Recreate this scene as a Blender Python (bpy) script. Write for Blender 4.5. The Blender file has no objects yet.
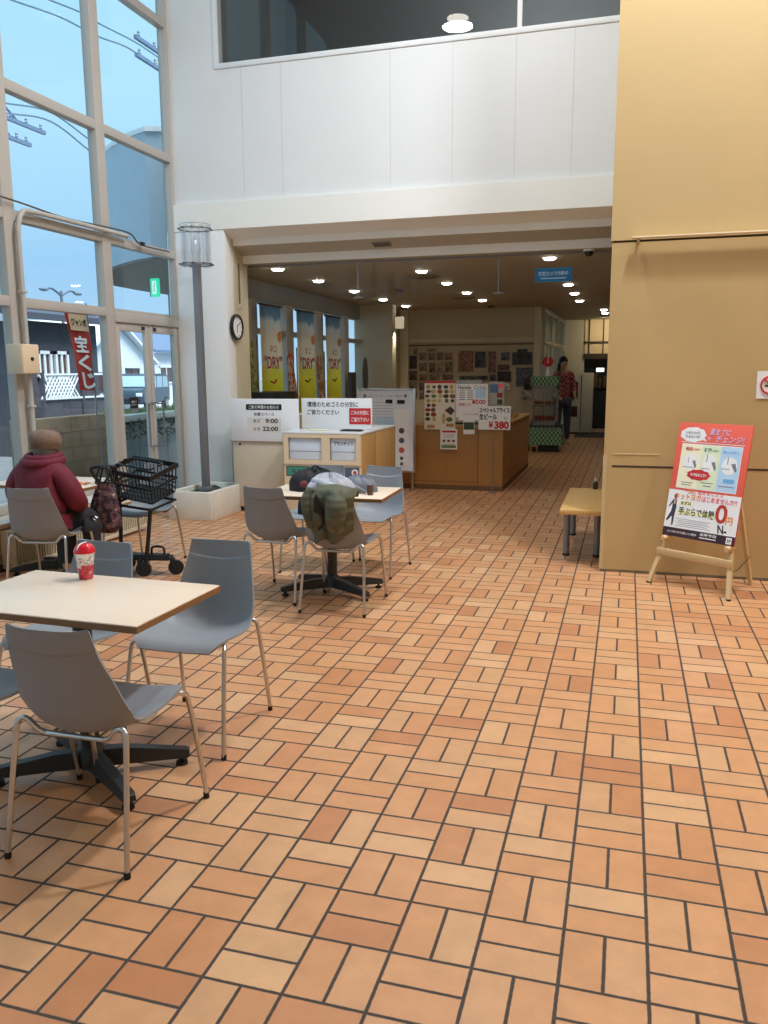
import bpy, bmesh, math, random
from mathutils import Vector, Matrix, Euler
random.seed(7)
PI = math.pi
COL = bpy.context.scene.collection
SC = bpy.context.scene

# ------------------------------------------------------------------ colours and materials
def lin(c):
    c /= 255.0
    return c / 12.92 if c <= 0.04045 else ((c + 0.055) / 1.055) ** 2.4
def S(r, g, b): return (lin(r), lin(g), lin(b), 1.0)

MATS = {}
def mat(name, col, rough=0.5, metal=0.0, noise=0.0, nscale=20.0, bump=0.0, bscale=80.0, spec=0.5, trans=0.0, emit=None, estr=0.0, alpha=1.0, stretch=None):
    """procedural Principled material: base colour broken up by noise, optional bump"""
    m = bpy.data.materials.new(name); m.use_nodes = True
    nt = m.node_tree; b = nt.nodes['Principled BSDF']
    b.inputs['Base Color'].default_value = col
    b.inputs['Roughness'].default_value = rough
    b.inputs['Metallic'].default_value = metal
    b.inputs['Specular IOR Level'].default_value = spec
    if trans: b.inputs['Transmission Weight'].default_value = trans
    if emit:
        b.inputs['Emission Color'].default_value = emit
        b.inputs['Emission Strength'].default_value = estr
    tc = nt.nodes.new('ShaderNodeTexCoord')
    vec = tc.outputs['Object']
    if stretch:
        mp = nt.nodes.new('ShaderNodeMapping'); mp.inputs['Scale'].default_value = stretch
        nt.links.new(vec, mp.inputs['Vector']); vec = mp.outputs['Vector']
    if noise:
        n = nt.nodes.new('ShaderNodeTexNoise'); n.inputs['Scale'].default_value = nscale; n.inputs['Detail'].default_value = 6
        nt.links.new(vec, n.inputs['Vector'])
        r = nt.nodes.new('ShaderNodeMapRange')
        r.inputs['From Min'].default_value = 0.3; r.inputs['From Max'].default_value = 0.7
        r.inputs['To Min'].default_value = 1 - noise; r.inputs['To Max'].default_value = 1 + noise
        nt.links.new(n.outputs['Fac'], r.inputs['Value'])
        mx = nt.nodes.new('ShaderNodeMix'); mx.data_type = 'RGBA'; mx.blend_type = 'MULTIPLY'
        mx.inputs['Factor'].default_value = 1; mx.inputs['A'].default_value = col
        cb = nt.nodes.new('ShaderNodeCombineColor')
        for k in ('Red', 'Green', 'Blue'): nt.links.new(r.outputs['Result'], cb.inputs[k])
        nt.links.new(cb.outputs['Color'], mx.inputs['B']); nt.links.new(mx.outputs['Result'], b.inputs['Base Color'])
    if bump:
        n2 = nt.nodes.new('ShaderNodeTexNoise'); n2.inputs['Scale'].default_value = bscale
        nt.links.new(vec, n2.inputs['Vector'])
        bp = nt.nodes.new('ShaderNodeBump'); bp.inputs['Strength'].default_value = bump; bp.inputs['Distance'].default_value = 0.01
        nt.links.new(n2.outputs['Fac'], bp.inputs['Height']); nt.links.new(bp.outputs['Normal'], b.inputs['Normal'])
    MATS[name] = m
    return m

def glass_mat(name, tint=(1, 1, 1, 1), refl=0.10, rough=0.0):
    """thin pane: see-through with a Fresnel reflection"""
    m = bpy.data.materials.new(name); m.use_nodes = True
    nt = m.node_tree; nt.nodes.clear()
    out = nt.nodes.new('ShaderNodeOutputMaterial'); mix = nt.nodes.new('ShaderNodeMixShader')
    t = nt.nodes.new('ShaderNodeBsdfTransparent'); t.inputs['Color'].default_value = tint
    g = nt.nodes.new('ShaderNodeBsdfGlossy'); g.inputs['Roughness'].default_value = rough
    lw = nt.nodes.new('ShaderNodeLayerWeight'); lw.inputs['Blend'].default_value = 0.25
    mr = nt.nodes.new('ShaderNodeMapRange'); mr.inputs['To Min'].default_value = refl * 0.5; mr.inputs['To Max'].default_value = min(1, refl * 4)
    ge = nt.nodes.new('ShaderNodeNewGeometry'); fm = nt.nodes.new('ShaderNodeMath'); fm.operation = 'SUBTRACT'; fm.inputs[0].default_value = 1.0; nt.links.new(ge.outputs['Backfacing'], fm.inputs[1])
    pm = nt.nodes.new('ShaderNodeMath'); pm.operation = 'MULTIPLY'; nt.links.new(mr.outputs['Result'], pm.inputs[0]); nt.links.new(fm.outputs[0], pm.inputs[1])   # no total reflection on the way out of the pane
    nt.links.new(lw.outputs['Fresnel'], mr.inputs['Value']); nt.links.new(pm.outputs[0], mix.inputs['Fac'])
    nt.links.new(t.outputs['BSDF'], mix.inputs[1]); nt.links.new(g.outputs['BSDF'], mix.inputs[2]); nt.links.new(mix.outputs['Shader'], out.inputs['Surface'])
    MATS[name] = m
    return m

# ------------------------------------------------------------------ mesh builder
class MB:
    def __init__(self): self.bm = bmesh.new(); self.smooth = False
    def _new(self, geom_verts, m):
        fs = set()
        for v in geom_verts:
            for f in v.link_faces: fs.add(f)
        for f in fs: f.material_index = m
    def box(self, c, s, m=0, bev=0.0, rot=None, seg=2):
        r = bmesh.ops.create_cube(self.bm, size=1.0)
        vs = r['verts']
        for v in vs: v.co = Vector((v.co.x * s[0], v.co.y * s[1], v.co.z * s[2]))
        if bev:
            es = list({e for v in vs for e in v.link_edges})
            rr = bmesh.ops.bevel(self.bm, geom=es, offset=min(bev, min(s) * 0.45), segments=seg, affect='EDGES', profile=0.5)
            vs = list({v for f in rr['faces'] for v in f.verts} | {v for v in vs if v.is_valid})
            grown = set(vs)
            stack = list(vs)
            while stack:
                v = stack.pop()
                for e in v.link_edges:
                    o = e.other_vert(v)
                    if o not in grown: grown.add(o); stack.append(o)
            vs = list(grown)
        M = Matrix.Translation(Vector(c))
        if rot is not None: M = M @ (rot if isinstance(rot, Matrix) else Euler(rot).to_matrix().to_4x4())
        bmesh.ops.transform(self.bm, matrix=M, verts=vs)
        self._new(vs, m); return self
    def bx(self, a, b, m=0, bev=0.0):
        c = [(a[i] + b[i]) / 2 for i in range(3)]; s = [abs(b[i] - a[i]) for i in range(3)]
        return self.box(c, s, m, bev)
    def cyl(self, p0, p1, r0, r1=None, seg=16, m=0):
        p0 = Vector(p0); p1 = Vector(p1); r1 = r0 if r1 is None else r1
        return self.tube([p0, p1], [r0, r1], seg, m, smooth=False)
    def tube(self, pts, r, seg=10, m=0, smooth=True, n=6, cap=True):
        pts = [Vector(p) for p in pts]
        rs = r if isinstance(r, (list, tuple)) else [r] * len(pts)
        if smooth and len(pts) > 2:
            P = []; Rr = []
            ext = [pts[0] * 2 - pts[1]] + pts + [pts[-1] * 2 - pts[-2]]
            for i in range(1, len(ext) - 2):
                for k in range(n):
                    t = k / n
                    a, b, c, d = ext[i - 1], ext[i], ext[i + 1], ext[i + 2]
                    P.append(0.5 * (2 * b + (c - a) * t + (2 * a - 5 * b + 4 * c - d) * t * t + (3 * b - a - 3 * c + d) * t ** 3))
                    Rr.append(rs[i - 1] * (1 - t) + rs[min(i, len(rs) - 1)] * t)
            P.append(pts[-1]); Rr.append(rs[-1])
        else: P, Rr = pts, list(rs)
        rings = []; up = None
        for i, p in enumerate(P):
            if i == 0: d = P[1] - P[0]
            elif i == len(P) - 1: d = P[-1] - P[-2]
            else: d = (P[i + 1] - P[i]).normalized() + (P[i] - P[i - 1]).normalized()
            d = d.normalized()
            if up is None:
                up = d.orthogonal().normalized()
            else:
                up = (up - d * up.dot(d)).normalized()
            w = d.cross(up)
            rings.append([self.bm.verts.new(p + (up * math.cos(2 * PI * k / seg) + w * math.sin(2 * PI * k / seg)) * Rr[i]) for k in range(seg)])
        fs = []
        for i in range(len(rings) - 1):
            for k in range(seg):
                fs.append(self.bm.faces.new((rings[i][k], rings[i][(k + 1) % seg], rings[i + 1][(k + 1) % seg], rings[i + 1][k])))
        if cap:
            fs.append(self.bm.faces.new(list(reversed(rings[0])))); fs.append(self.bm.faces.new(rings[-1]))
        for f in fs: f.material_index = m; f.smooth = True
        return self
    def lathe(self, prof, seg=24, m=0, c=(0, 0, 0), M=None, ring=False):
        c = Vector(c); rings = []
        for r, z in prof:
            rg = []
            for k in range(seg):
                v = Vector((r * math.cos(2 * PI * k / seg), r * math.sin(2 * PI * k / seg), z))
                rg.append(self.bm.verts.new((M @ v if M else v) + c))
            rings.append(rg)
        for i in range(len(rings) - 1):
            for k in range(seg):
                f = self.bm.faces.new((rings[i][k], rings[i][(k + 1) % seg], rings[i + 1][(k + 1) % seg], rings[i + 1][k])); f.material_index = m; f.smooth = True
        if ring:
            for k in range(seg):
                f = self.bm.faces.new((rings[-1][k], rings[-1][(k + 1) % seg], rings[0][(k + 1) % seg], rings[0][k])); f.material_index = m; f.smooth = True
            return self
        for rg, rev in ((rings[0], True), (rings[-1], False)):
            f = self.bm.faces.new(list(reversed(rg)) if rev else rg); f.material_index = m
        return self
    def poly(self, pts, m=0):
        f = self.bm.faces.new([self.bm.verts.new(Vector(p)) for p in pts]); f.material_index = m; return self
    def prism(self, pts, vec, m=0):
        """closed polygon swept along vec"""
        vec = Vector(vec)
        a = [self.bm.verts.new(Vector(p)) for p in pts]; b = [self.bm.verts.new(Vector(p) + vec) for p in pts]
        n = len(pts)
        fs = [self.bm.faces.new(list(reversed(a))), self.bm.faces.new(b)]
        for i in range(n): fs.append(self.bm.faces.new((a[i], a[(i + 1) % n], b[(i + 1) % n], b[i])))
        for f in fs: f.material_index = m
        return self
    def sheet(self, f, nu, nv, thick=0.0, m=0, closed=False):
        """surface from f(u,v), u,v in 0..1; thickened along its normals"""
        g = [[Vector(f(i / nu, j / nv)) for i in range(nu + 1)] for j in range(nv + 1)]
        def nor(i, j):
            a = g[j][min(i + 1, nu)] - g[j][max(i - 1, 0)]; b = g[min(j + 1, nv)][i] - g[max(j - 1, 0)][i]
            n = a.cross(b); return n.normalized() if n.length > 1e-9 else Vector((0, 0, 1))
        A = [[self.bm.verts.new(g[j][i]) for i in range(nu + 1)] for j in range(nv + 1)]
        fs = []
        def quads(V, rev):
            for j in range(nv):
                for i in range(nu):
                    q = (V[j][i], V[j][i + 1], V[j + 1][i + 1], V[j + 1][i])
                    fs.append(self.bm.faces.new(tuple(reversed(q)) if rev else q))
        quads(A, False)
        if thick:
            B = [[self.bm.verts.new(g[j][i] - nor(i, j) * thick) for i in range(nu + 1)] for j in range(nv + 1)]
            quads(B, True)
            rim = [(0, i) for i in range(nu + 1)] + [(j, nu) for j in range(1, nv + 1)] + [(nv, i) for i in range(nu - 1, -1, -1)] + [(j, 0) for j in range(nv - 1, 0, -1)]
            for k in range(len(rim)):
                p, q = rim[k], rim[(k + 1) % len(rim)]
                fs.append(self.bm.faces.new((A[q[0]][q[1]], A[p[0]][p[1]], B[p[0]][p[1]], B[q[0]][q[1]])))
        for ff in fs: ff.material_index = m; ff.smooth = True
        return self
    def ell(self, c, r, m=0, seg=16, rot=None):
        M = Matrix.Translation(Vector(c)) @ (Euler(rot).to_matrix().to_4x4() if rot else Matrix.Identity(4)) @ Matrix.Diagonal((r[0], r[1], r[2], 1))
        rr = bmesh.ops.create_uvsphere(self.bm, u_segments=seg, v_segments=max(6, seg // 2), radius=1.0, matrix=M)
        for v in rr['verts']:
            for f in v.link_faces: f.material_index = m; f.smooth = True
        return self
    def text(self, body, o, w, h, X=(1, 0, 0), Y=(0, 0, 1), m=0, bold=0.0, depth=0.0006, align='C', shear=0.0):
        """lettering fitted into a w x h box centred (or left-aligned) at o, X to the right, Y up; a hair proud of the surface"""
        cu = bpy.data.curves.new('lettering_source', 'FONT'); cu.body = body; cu.size = 1.0; cu.offset = bold; cu.shear = shear; cu.resolution_u = 3
        ob = bpy.data.objects.new('lettering_source', cu); COL.objects.link(ob)
        dg = bpy.context.evaluated_depsgraph_get()
        me = bpy.data.meshes.new_from_object(ob.evaluated_get(dg))
        xs = [v.co.x for v in me.vertices]; ys = [v.co.y for v in me.vertices]
        if xs:
            x0, x1, y0, y1 = min(xs), max(xs), min(ys), max(ys)
            X = Vector(X).normalized(); Y = Vector(Y).normalized(); N = X.cross(Y); o = Vector(o)
            sx = w / max(1e-6, x1 - x0); sy = h / max(1e-6, y1 - y0)
            off = len(self.bm.verts)
            vs = []
            for v in me.vertices:
                dx = (v.co.x - (x0 + x1) / 2) * sx if align == 'C' else (v.co.x - x0) * sx
                vs.append(self.bm.verts.new(o + X * dx + Y * ((v.co.y - (y0 + y1) / 2) * sy) + N * depth))
            for p in me.polygons:
                try:
                    f = self.bm.faces.new([vs[i] for i in p.vertices]); f.material_index = m
                except ValueError: pass
        bpy.data.objects.remove(ob); bpy.data.curves.remove(cu); bpy.data.meshes.remove(me)
        return self
    def card(self, o, w, h, X=(1, 0, 0), Y=(0, 0, 1), m=0, lift=0.0004, t=0.0):
        """flat printed patch centred at o"""
        X = Vector(X).normalized(); Y = Vector(Y).normalized(); N = X.cross(Y); o = Vector(o) + N * lift
        self.poly([o - X * w / 2 - Y * h / 2, o + X * w / 2 - Y * h / 2, o + X * w / 2 + Y * h / 2, o - X * w / 2 + Y * h / 2], m); return self
    def disc(self, o, rx, ry, X=(1, 0, 0), Y=(0, 0, 1), m=0, lift=0.0004, seg=24, wob=0.0):
        X = Vector(X).normalized(); Y = Vector(Y).normalized(); N = X.cross(Y); o = Vector(o) + N * lift
        self.poly([o + X * rx * (1 + wob * math.cos(9 * a)) * math.cos(a) + Y * ry * (1 + wob * math.cos(9 * a)) * math.sin(a) for a in [2 * PI * k / seg for k in range(seg)]], m); return self
    def build(self, name, mats, parent=None, loc=None, rot=None, smooth=None, sharp=40, link=True):
        me = bpy.data.meshes.new(name)
        bmesh.ops.recalc_face_normals(self.bm, faces=self.bm.faces) if not getattr(self, 'norecalc', False) else None
        self.bm.to_mesh(me); self.bm.free()
        for mm in (mats if isinstance(mats, (list, tuple)) else [mats]): me.materials.append(mm)
        if smooth:
            for p in me.polygons: p.use_smooth = True
        if smooth is not False: me.set_sharp_from_angle(angle=math.radians(sharp))
        o = bpy.data.objects.new(name, me); COL.objects.link(o)
        if parent is not None: o.parent = parent
        if loc is not None: o.location = loc
        if rot is not None: o.rotation_euler = rot
        return o

def tag(o, label=None, cat=None, group=None, kind=None):
    if label: o['label'] = label
    if cat: o['category'] = cat
    if group: o['group'] = group
    if kind: o['kind'] = kind
    return o
def thing(name, label, cat, loc=(0, 0, 0), rz=0.0, group=None):
    o = bpy.data.objects.new(name, None); o.empty_display_size = 0.1
    COL.objects.link(o); o.location = loc; o.rotation_euler = (0, 0, rz)
    return tag(o, label, cat, group)
def kids(o): return [c for c in bpy.data.objects if c.parent == o]
def copy_tree(o, parent=None):
    c = o.copy(); COL.objects.link(c); c.parent = parent
    for ch in kids(o): copy_tree(ch, c)
    return c
def struct(o): o['kind'] = 'structure'; return o

# ------------------------------------------------------------------ camera (measured from the tile grid of the floor)
H = 1.4623; F = 822.09; YAW = -0.2857; PITCH = 0.1695; ROLL = -0.0062
cy, sy, cp, sp = math.cos(YAW), math.sin(YAW), math.cos(PITCH), math.sin(PITCH)
fw = Vector((sy * cp, cy * cp, -sp)); rt = Vector((cy, -sy, 0)); up = rt.cross(fw)
rt2 = rt * math.cos(ROLL) + up * math.sin(ROLL); up2 = up * math.cos(ROLL) - rt * math.sin(ROLL)
cam = bpy.data.cameras.new('camera'); cam.sensor_fit = 'VERTICAL'; cam.sensor_height = 24.0; cam.lens = 24.0 * F / 1024.0
cam.clip_start = 0.05; cam.clip_end = 500
co = bpy.data.objects.new('camera', cam); COL.objects.link(co)
co.matrix_world = Matrix(((rt2.x, up2.x, -fw.x, 0), (rt2.y, up2.y, -fw.y, 0), (rt2.z, up2.z, -fw.z, H), (0, 0, 0, 1)))
SC.camera = co
def at(px, py, ax, v):
    """world point on the plane ax = v that the photograph shows at (px, py); used for surveying positions"""
    d = fw + rt2 * ((px - 384) / F) - up2 * ((py - 512) / F)
    i = 'xyz'.index(ax); o = Vector((0, 0, H)); return o + d * ((v - o[i]) / d[i])

SC.view_settings.view_transform = 'Standard'; SC.view_settings.look = 'None'
SC.view_settings.gamma = 1.0; SC.view_settings.use_curve_mapping = False
SC.view_settings.exposure = 0.0

# ------------------------------------------------------------------ materials
def floor_material():
    m = bpy.data.materials.new('terracotta_basketweave_tile'); m.use_nodes = True
    nt = m.node_tree; N = nt.nodes; Lk = nt.links
    bs = N['Principled BSDF']
    tc = N.new('ShaderNodeTexCoord'); sep = N.new('ShaderNodeSeparateXYZ'); Lk.new(tc.outputs['Object'], sep.inputs[0])
    def M(op, a, b=None, c=None):
        n = N.new('ShaderNodeMath'); n.operation = op
        for i, x in enumerate((a, b, c)):
            if x is None: continue
            if isinstance(x, (int, float)): n.inputs[i].default_value = x
            else: Lk.new(x, n.inputs[i])
        return n.outputs[0]
    u = M('SUBTRACT', M('DIVIDE', sep.outputs['X'], 0.21), 0.5175 - 100)
    v = M('SUBTRACT', M('DIVIDE', sep.outputs['Y'], 0.21), 9.602 - 100)
    iu, iv = M('FLOOR', u), M('FLOOR', v); fu, fv = M('FRACT', u), M('FRACT', v)
    par = M('MODULO', M('ADD', iu, iv), 2.0)        # 0: pair split along x, 1: split along y
    isodd = M('GREATER_THAN', par, 0.5); ev = M('SUBTRACT', 1.0, isodd)
    a = M('ADD', M('MULTIPLY', fu, ev), M('MULTIPLY', fv, isodd))
    b = M('ADD', M('MULTIPLY', fv, ev), M('MULTIPLY', fu, isodd))
    a2 = M('MULTIPLY', a, 2.0); half = M('FLOOR', a2); fa = M('FRACT', a2)
    da = M('MULTIPLY', M('MINIMUM', fa, M('SUBTRACT', 1.0, fa)), 0.5)
    db = M('MINIMUM', b, M('SUBTRACT', 1.0, b))
    d = M('MINIMUM', da, db)
    cmb = N.new('ShaderNodeCombineXYZ'); Lk.new(iu, cmb.inputs[0]); Lk.new(iv, cmb.inputs[1]); Lk.new(half, cmb.inputs[2])
    wn = N.new('ShaderNodeTexWhiteNoise'); wn.noise_dimensions = '3D'; Lk.new(cmb.outputs[0], wn.inputs['Vector'])
    ramp = N.new('ShaderNodeValToRGB'); e = ramp.color_ramp
    e.elements[0].position = 0.0; e.elements[0].color = S(190, 128, 88)
    e.elements[1].position = 1.0; e.elements[1].color = S(216, 168, 124)
    for p, c in ((0.10, S(198, 138, 95)), (0.35, S(205, 148, 103)), (0.65, S(209, 153, 109)), (0.88, S(205, 156, 113))):
        el = e.elements.new(p); el.color = c
    Lk.new(wn.outputs['Value'], ramp.inputs['Fac'])
    # clay mottling drawn out along each brick
    ns = N.new('ShaderNodeTexNoise'); ns.inputs['Scale'].default_value = 9.0; ns.inputs['Detail'].default_value = 8; ns.inputs['Roughness'].default_value = 0.65
    Lk.new(tc.outputs['Object'], ns.inputs['Vector'])
    mr = N.new('ShaderNodeMapRange'); mr.inputs['From Min'].default_value = 0.3; mr.inputs['From Max'].default_value = 0.7; mr.inputs['To Min'].default_value = 0.9; mr.inputs['To Max'].default_value = 1.08
    Lk.new(ns.outputs['Fac'], mr.inputs['Value'])
    cc = N.new('ShaderNodeCombineColor')
    for k in ('Red', 'Green', 'Blue'): Lk.new(mr.outputs['Result'], cc.inputs[k])
    mul = N.new('ShaderNodeMix'); mul.data_type = 'RGBA'; mul.blend_type = 'MULTIPLY'; mul.inputs['Factor'].default_value = 1.0
    Lk.new(ramp.outputs['Color'], mul.inputs['A']); Lk.new(cc.outputs['Color'], mul.inputs['B'])
    # grout with ragged edges
    n3 = N.new('ShaderNodeTexNoise'); n3.inputs['Scale'].default_value = 55.0; Lk.new(tc.outputs['Object'], n3.inputs['Vector'])
    dd = M('ADD', d, M('MULTIPLY', M('SUBTRACT', n3.outputs['Fac'], 0.5), 0.012))
    gr = N.new('ShaderNodeMapRange'); gr.inputs['From Min'].default_value = 0.017; gr.inputs['From Max'].default_value = 0.027; Lk.new(dd, gr.inputs['Value'])
    mg = N.new('ShaderNodeMix'); mg.data_type = 'RGBA'; Lk.new(gr.outputs['Result'], mg.inputs['Factor'])
    mg.inputs['A'].default_value = S(72, 61, 54); Lk.new(mul.outputs['Result'], mg.inputs['B'])
    Lk.new(mg.outputs['Result'], bs.inputs['Base Color'])
    rr = N.new('ShaderNodeMapRange'); rr.inputs['To Min'].default_value = 0.85; rr.inputs['To Max'].default_value = 0.31; Lk.new(gr.outputs['Result'], rr.inputs['Value'])
    Lk.new(rr.outputs['Result'], bs.inputs['Roughness'])
    bp = N.new('ShaderNodeBump'); bp.inputs['Strength'].default_value = 0.45; bp.inputs['Distance'].default_value = 0.003
    h2 = M('ADD', gr.outputs['Result'], M('MULTIPLY', ns.outputs['Fac'], 0.25)); Lk.new(h2, bp.inputs['Height']); Lk.new(bp.outputs['Normal'], bs.inputs['Normal'])
    bs.inputs['Specular IOR Level'].default_value = 0.4
    return m

FLOOR = floor_material()
WHITEWALL = mat('white_panel', S(226, 226, 224), 0.45, noise=0.015, nscale=2)
BEAMWHITE = mat('beam_white_paint', S(238, 236, 228), 0.5)
CREAM = mat('cream_wall_paint', S(200, 172, 122), 0.42, noise=0.03, nscale=1.2, bump=0.03, bscale=120)
CREAM2 = mat('lower_cream_wall_paint', S(196, 168, 117), 0.36, noise=0.05, nscale=1.6)
GROOVE = mat('dark_groove', S(70, 55, 38), 0.8)
MULL = mat('window_frame_paint', S(184, 179, 172), 0.45, noise=0.02, nscale=4)
PILLAR = mat('pillar_white_paint', S(232, 232, 230), 0.5)
REVEAL = mat('beige_wall_paint', S(196, 184, 156), 0.6, noise=0.02, nscale=3)
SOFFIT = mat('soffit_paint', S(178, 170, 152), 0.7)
BACKCEIL = mat('back_ceiling_paint', S(170, 160, 134), 0.75, noise=0.02, nscale=2)
BACKWALL = mat('back_wall_paint', S(190, 182, 158), 0.7, noise=0.02, nscale=2)
HALLCEIL = mat('hall_ceiling', S(176, 176, 174), 0.8)
SILL = mat('sill_laminate', S(222, 212, 200), 0.4)
SILLEDGE = mat('sill_wood_edge', S(196, 164, 130), 0.5)
DARKBASE = mat('dark_plinth', S(60, 54, 48), 0.7)
GLASS = glass_mat('window_glass', (0.97, 0.99, 1, 1), 0.09)
DARKGLASS = glass_mat('upper_window_glass', (0.82, 0.84, 0.85, 1), 0.10)
CLEAR = glass_mat('clear_acrylic', (0.92, 0.94, 0.96, 1), 0.4, 0.1)
SMOKE = glass_mat('smoke_barrier_glass', (0.97, 0.98, 0.98, 1), 0.035)
GREY = mat('grey_shell_plastic', S(137, 140, 145), 0.5, noise=0.01, nscale=30)
STEEL = mat('satin_steel', S(200, 200, 200), 0.32, metal=1.0)
STEELDK = mat('grey_steel_post', S(136, 136, 140), 0.45, metal=0.5)
BLACK = mat('black_powder_coat', S(36, 37, 40), 0.45)
BLACKPL = mat('black_plastic', S(26, 27, 29), 0.4)
RUBBER = mat('black_rubber', S(28, 28, 28), 0.7)
TABLETOP = mat('pale_table_laminate', S(236, 214, 190), 0.3, noise=0.025, nscale=4, stretch=(1, 12, 1))
TABLEEDGE = mat('brown_table_edge', S(132, 98, 66), 0.5)
WOOD = mat('warm_wood_panel', S(174, 126, 70), 0.45, noise=0.07, nscale=6, stretch=(9, 9, 0.8))
WOODLT = mat('pale_wood', S(214, 182, 132), 0.5, noise=0.06, nscale=8, stretch=(1, 1, 10))
BENCHWOOD = mat('bench_wood', S(208, 164, 100), 0.42, noise=0.07, nscale=5, stretch=(14, 1, 1))
COUNTERTOP = mat('counter_top_wood', S(186, 146, 90), 0.4, noise=0.06, nscale=6, stretch=(1, 8, 1))
CABCREAM = mat('cream_cabinet', S(212, 198, 174), 0.5, noise=0.02, nscale=3)
WASTECREAM = mat('waste_cabinet_cream', S(228, 206, 174), 0.5)
WASTEWOOD = mat('waste_cabinet_wood', S(196, 154, 98), 0.5, noise=0.06, nscale=5, stretch=(8, 8, 0.8))
PAPER = mat('white_paper', S(240, 240, 240), 0.7)
BOARDWHITE = mat('white_board', S(236, 237, 240), 0.5)
INK = mat('black_ink', S(24, 24, 26), 0.7)
GREYINK = mat('grey_ink', S(120, 122, 128), 0.7)
RED = mat('red_print', S(200, 40, 44), 0.55)
ORANGERED = mat('orange_red_print', S(226, 94, 72), 0.5)
ORANGE = mat('orange_print', S(240, 138, 32), 0.55)
YELLOW = mat('yellow_print', S(226, 198, 34), 0.6)
YELLOWLT = mat('pale_yellow_print', S(246, 240, 206), 0.6)
GREENLT = mat('pale_green_print', S(226, 236, 200), 0.6)
BLUELT = mat('pale_blue_print', S(186, 216, 240), 0.6)
BLUEMID = mat('mid_blue_print', S(110, 176, 226), 0.6)
PINK = mat('pink_print', S(236, 90, 110), 0.6)
MAROON = mat('dark_maroon_print', S(56, 28, 40), 0.6)
LILAC = mat('lilac_print', S(214, 190, 226), 0.6)
GREENSIGN = mat('green_label', S(70, 140, 120), 0.6)
SLATEBLUE = mat('slate_blue_label', S(84, 96, 120), 0.6)
FROST = mat('frosted_flap', S(214, 226, 240), 0.35)
BLUESIGN = mat('blue_sign', S(20, 120, 176), 0.5)
# ================================================================== THE SETTING
GX = -4.67                      # plane of the window wall
def sbox(name, a, b, m, bev=0.0): return struct(MB().bx(a, b, 0, bev).build(name, m))
sbox('floor', (-4.80, -4.0, -0.12), (6.0, 23.0, 0.0), FLOOR)
# --- window wall: parapet, sill, mullions, transoms, panes
sbox('wall_left', (-4.80, -4.0, 0.0), (-4.45, 6.72, 0.33), CABCREAM)
sbox('baseboard_left', (-4.47, -4.0, 0.0), (-4.435, 6.72, 0.05), DARKBASE)
b = MB(); b.bx((-4.78, -4.0, 0.33), (-4.42, 6.72, 0.358), 0); b.bx((-4.42, -4.0, 0.325), (-4.40, 6.72, 0.359), 1)
struct(b.build('trim_1', [SILL, SILLEDGE]))
mull_y = [5.565 - 1.275 * k for k in range(0, 8)] + [6.83, 8.12]
for i, y in enumerate(mull_y):
    w = 0.075 if y == 8.12 else 0.105
    z0 = 0.358 if y < 6.7 else 0.0
    m_ = MB(); ya_, yb_ = (y - 0.025, y + 0.105) if y < 8 else (8.085, 8.165)
    m_.bx((GX - 0.08, ya_, z0), (GX, yb_, 6.6), 0, 0.006)
    m_.bx((GX - 0.11, ya_ + 0.03, z0), (GX - 0.08, yb_ - 0.03, 6.6), 0)
    struct(m_.build('trim_%d' % (i + 2), MULL))
for i, (z, hh) in enumerate(((2.025, 0.04), (2.69, 0.04), (3.66, 0.04), (4.96, 0.04))):
    struct(MB().bx((GX - 0.09, -4.0, z - hh), (GX - 0.005, 8.12, z + hh), 0, 0.004).build('trim_%d' % (i + 20), MULL))
struct(MB().bx((GX - 0.09, -4.0, 0.358), (GX - 0.005, 6.72, 0.44), 0, 0.004).build('trim_24', MULL))
struct(MB().bx((GX - 0.09, 6.93, 1.94), (GX + 0.012, 8.08, 2.03), 0, 0.004).build('trim_25', MULL))
zs = [0.44, 1.985, 2.65, 3.62, 4.92, 6.55]
n = 0
for k in range(0, 4):
    ya, yb = sorted(((mull_y[k - 1] if k else 6.83), mull_y[k]))
    for j in range(5):
        n += 1
        struct(MB().bx((GX - 0.055, ya + 0.08, zs[j] + 0.05), (GX - 0.047, yb - 0.0, zs[j + 1]), 0).build('window_%d' % n, GLASS))
for j in range(1, 5):
    n += 1
    struct(MB().bx((GX - 0.055, 6.93, zs[j] + 0.05), (GX - 0.047, 8.06, zs[j + 1]), 0).build('window_%d' % n, GLASS))
# --- glazed double door in the window wall: two leaves with frames, closers, pull handles
for i, (ya, yb) in enumerate(((6.945, 7.505), (7.515, 8.065))):
    d = thing('door_%d' % (i + 1), None, None, (GX - 0.03, ya, 0)); d['kind'] = 'structure'
    w = yb - ya
    f = MB()
    f.bx((-0.02, 0, 0.01), (0.02, 0.06, 1.935), 0, 0.003); f.bx((-0.02, w - 0.06, 0.01), (0.02, w, 1.935), 0, 0.003)
    f.bx((-0.02, 0.06, 1.86), (0.02, w - 0.06, 1.935), 0, 0.003); f.bx((-0.02, 0.06, 0.01), (0.02, w - 0.06, 0.13), 0, 0.003)
    f.build('door_frame', MULL, d)
    MB().bx((-0.004, 0.06, 0.13), (0.004, w - 0.06, 1.86)).build('door_pane', GLASS, d)
    hy = w - 0.03 if i == 0 else 0.03
    s = -1 if i == 0 else 1
    h = MB(); h.tube([(0.03, hy, 1.16), (0.055, hy, 1.16), (0.06, hy + s * 0.03 * 0, 1.15), (0.06, hy + s * .1, 1.15), (0.06, hy + s * .1, 0.72), (0.06, hy, 0.72), (0.03, hy, 0.72)], 0.011, 8, 0, smooth=False)
    h.build('door_handle', STEELDK, d)
    k = MB(); k.box((0.024, w - 0.1 if i == 0 else 0.1, 1.9), (0.012, 0.05, 0.035), 0, 0.003); k.build('hinge_cover', BLACK, d)
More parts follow.
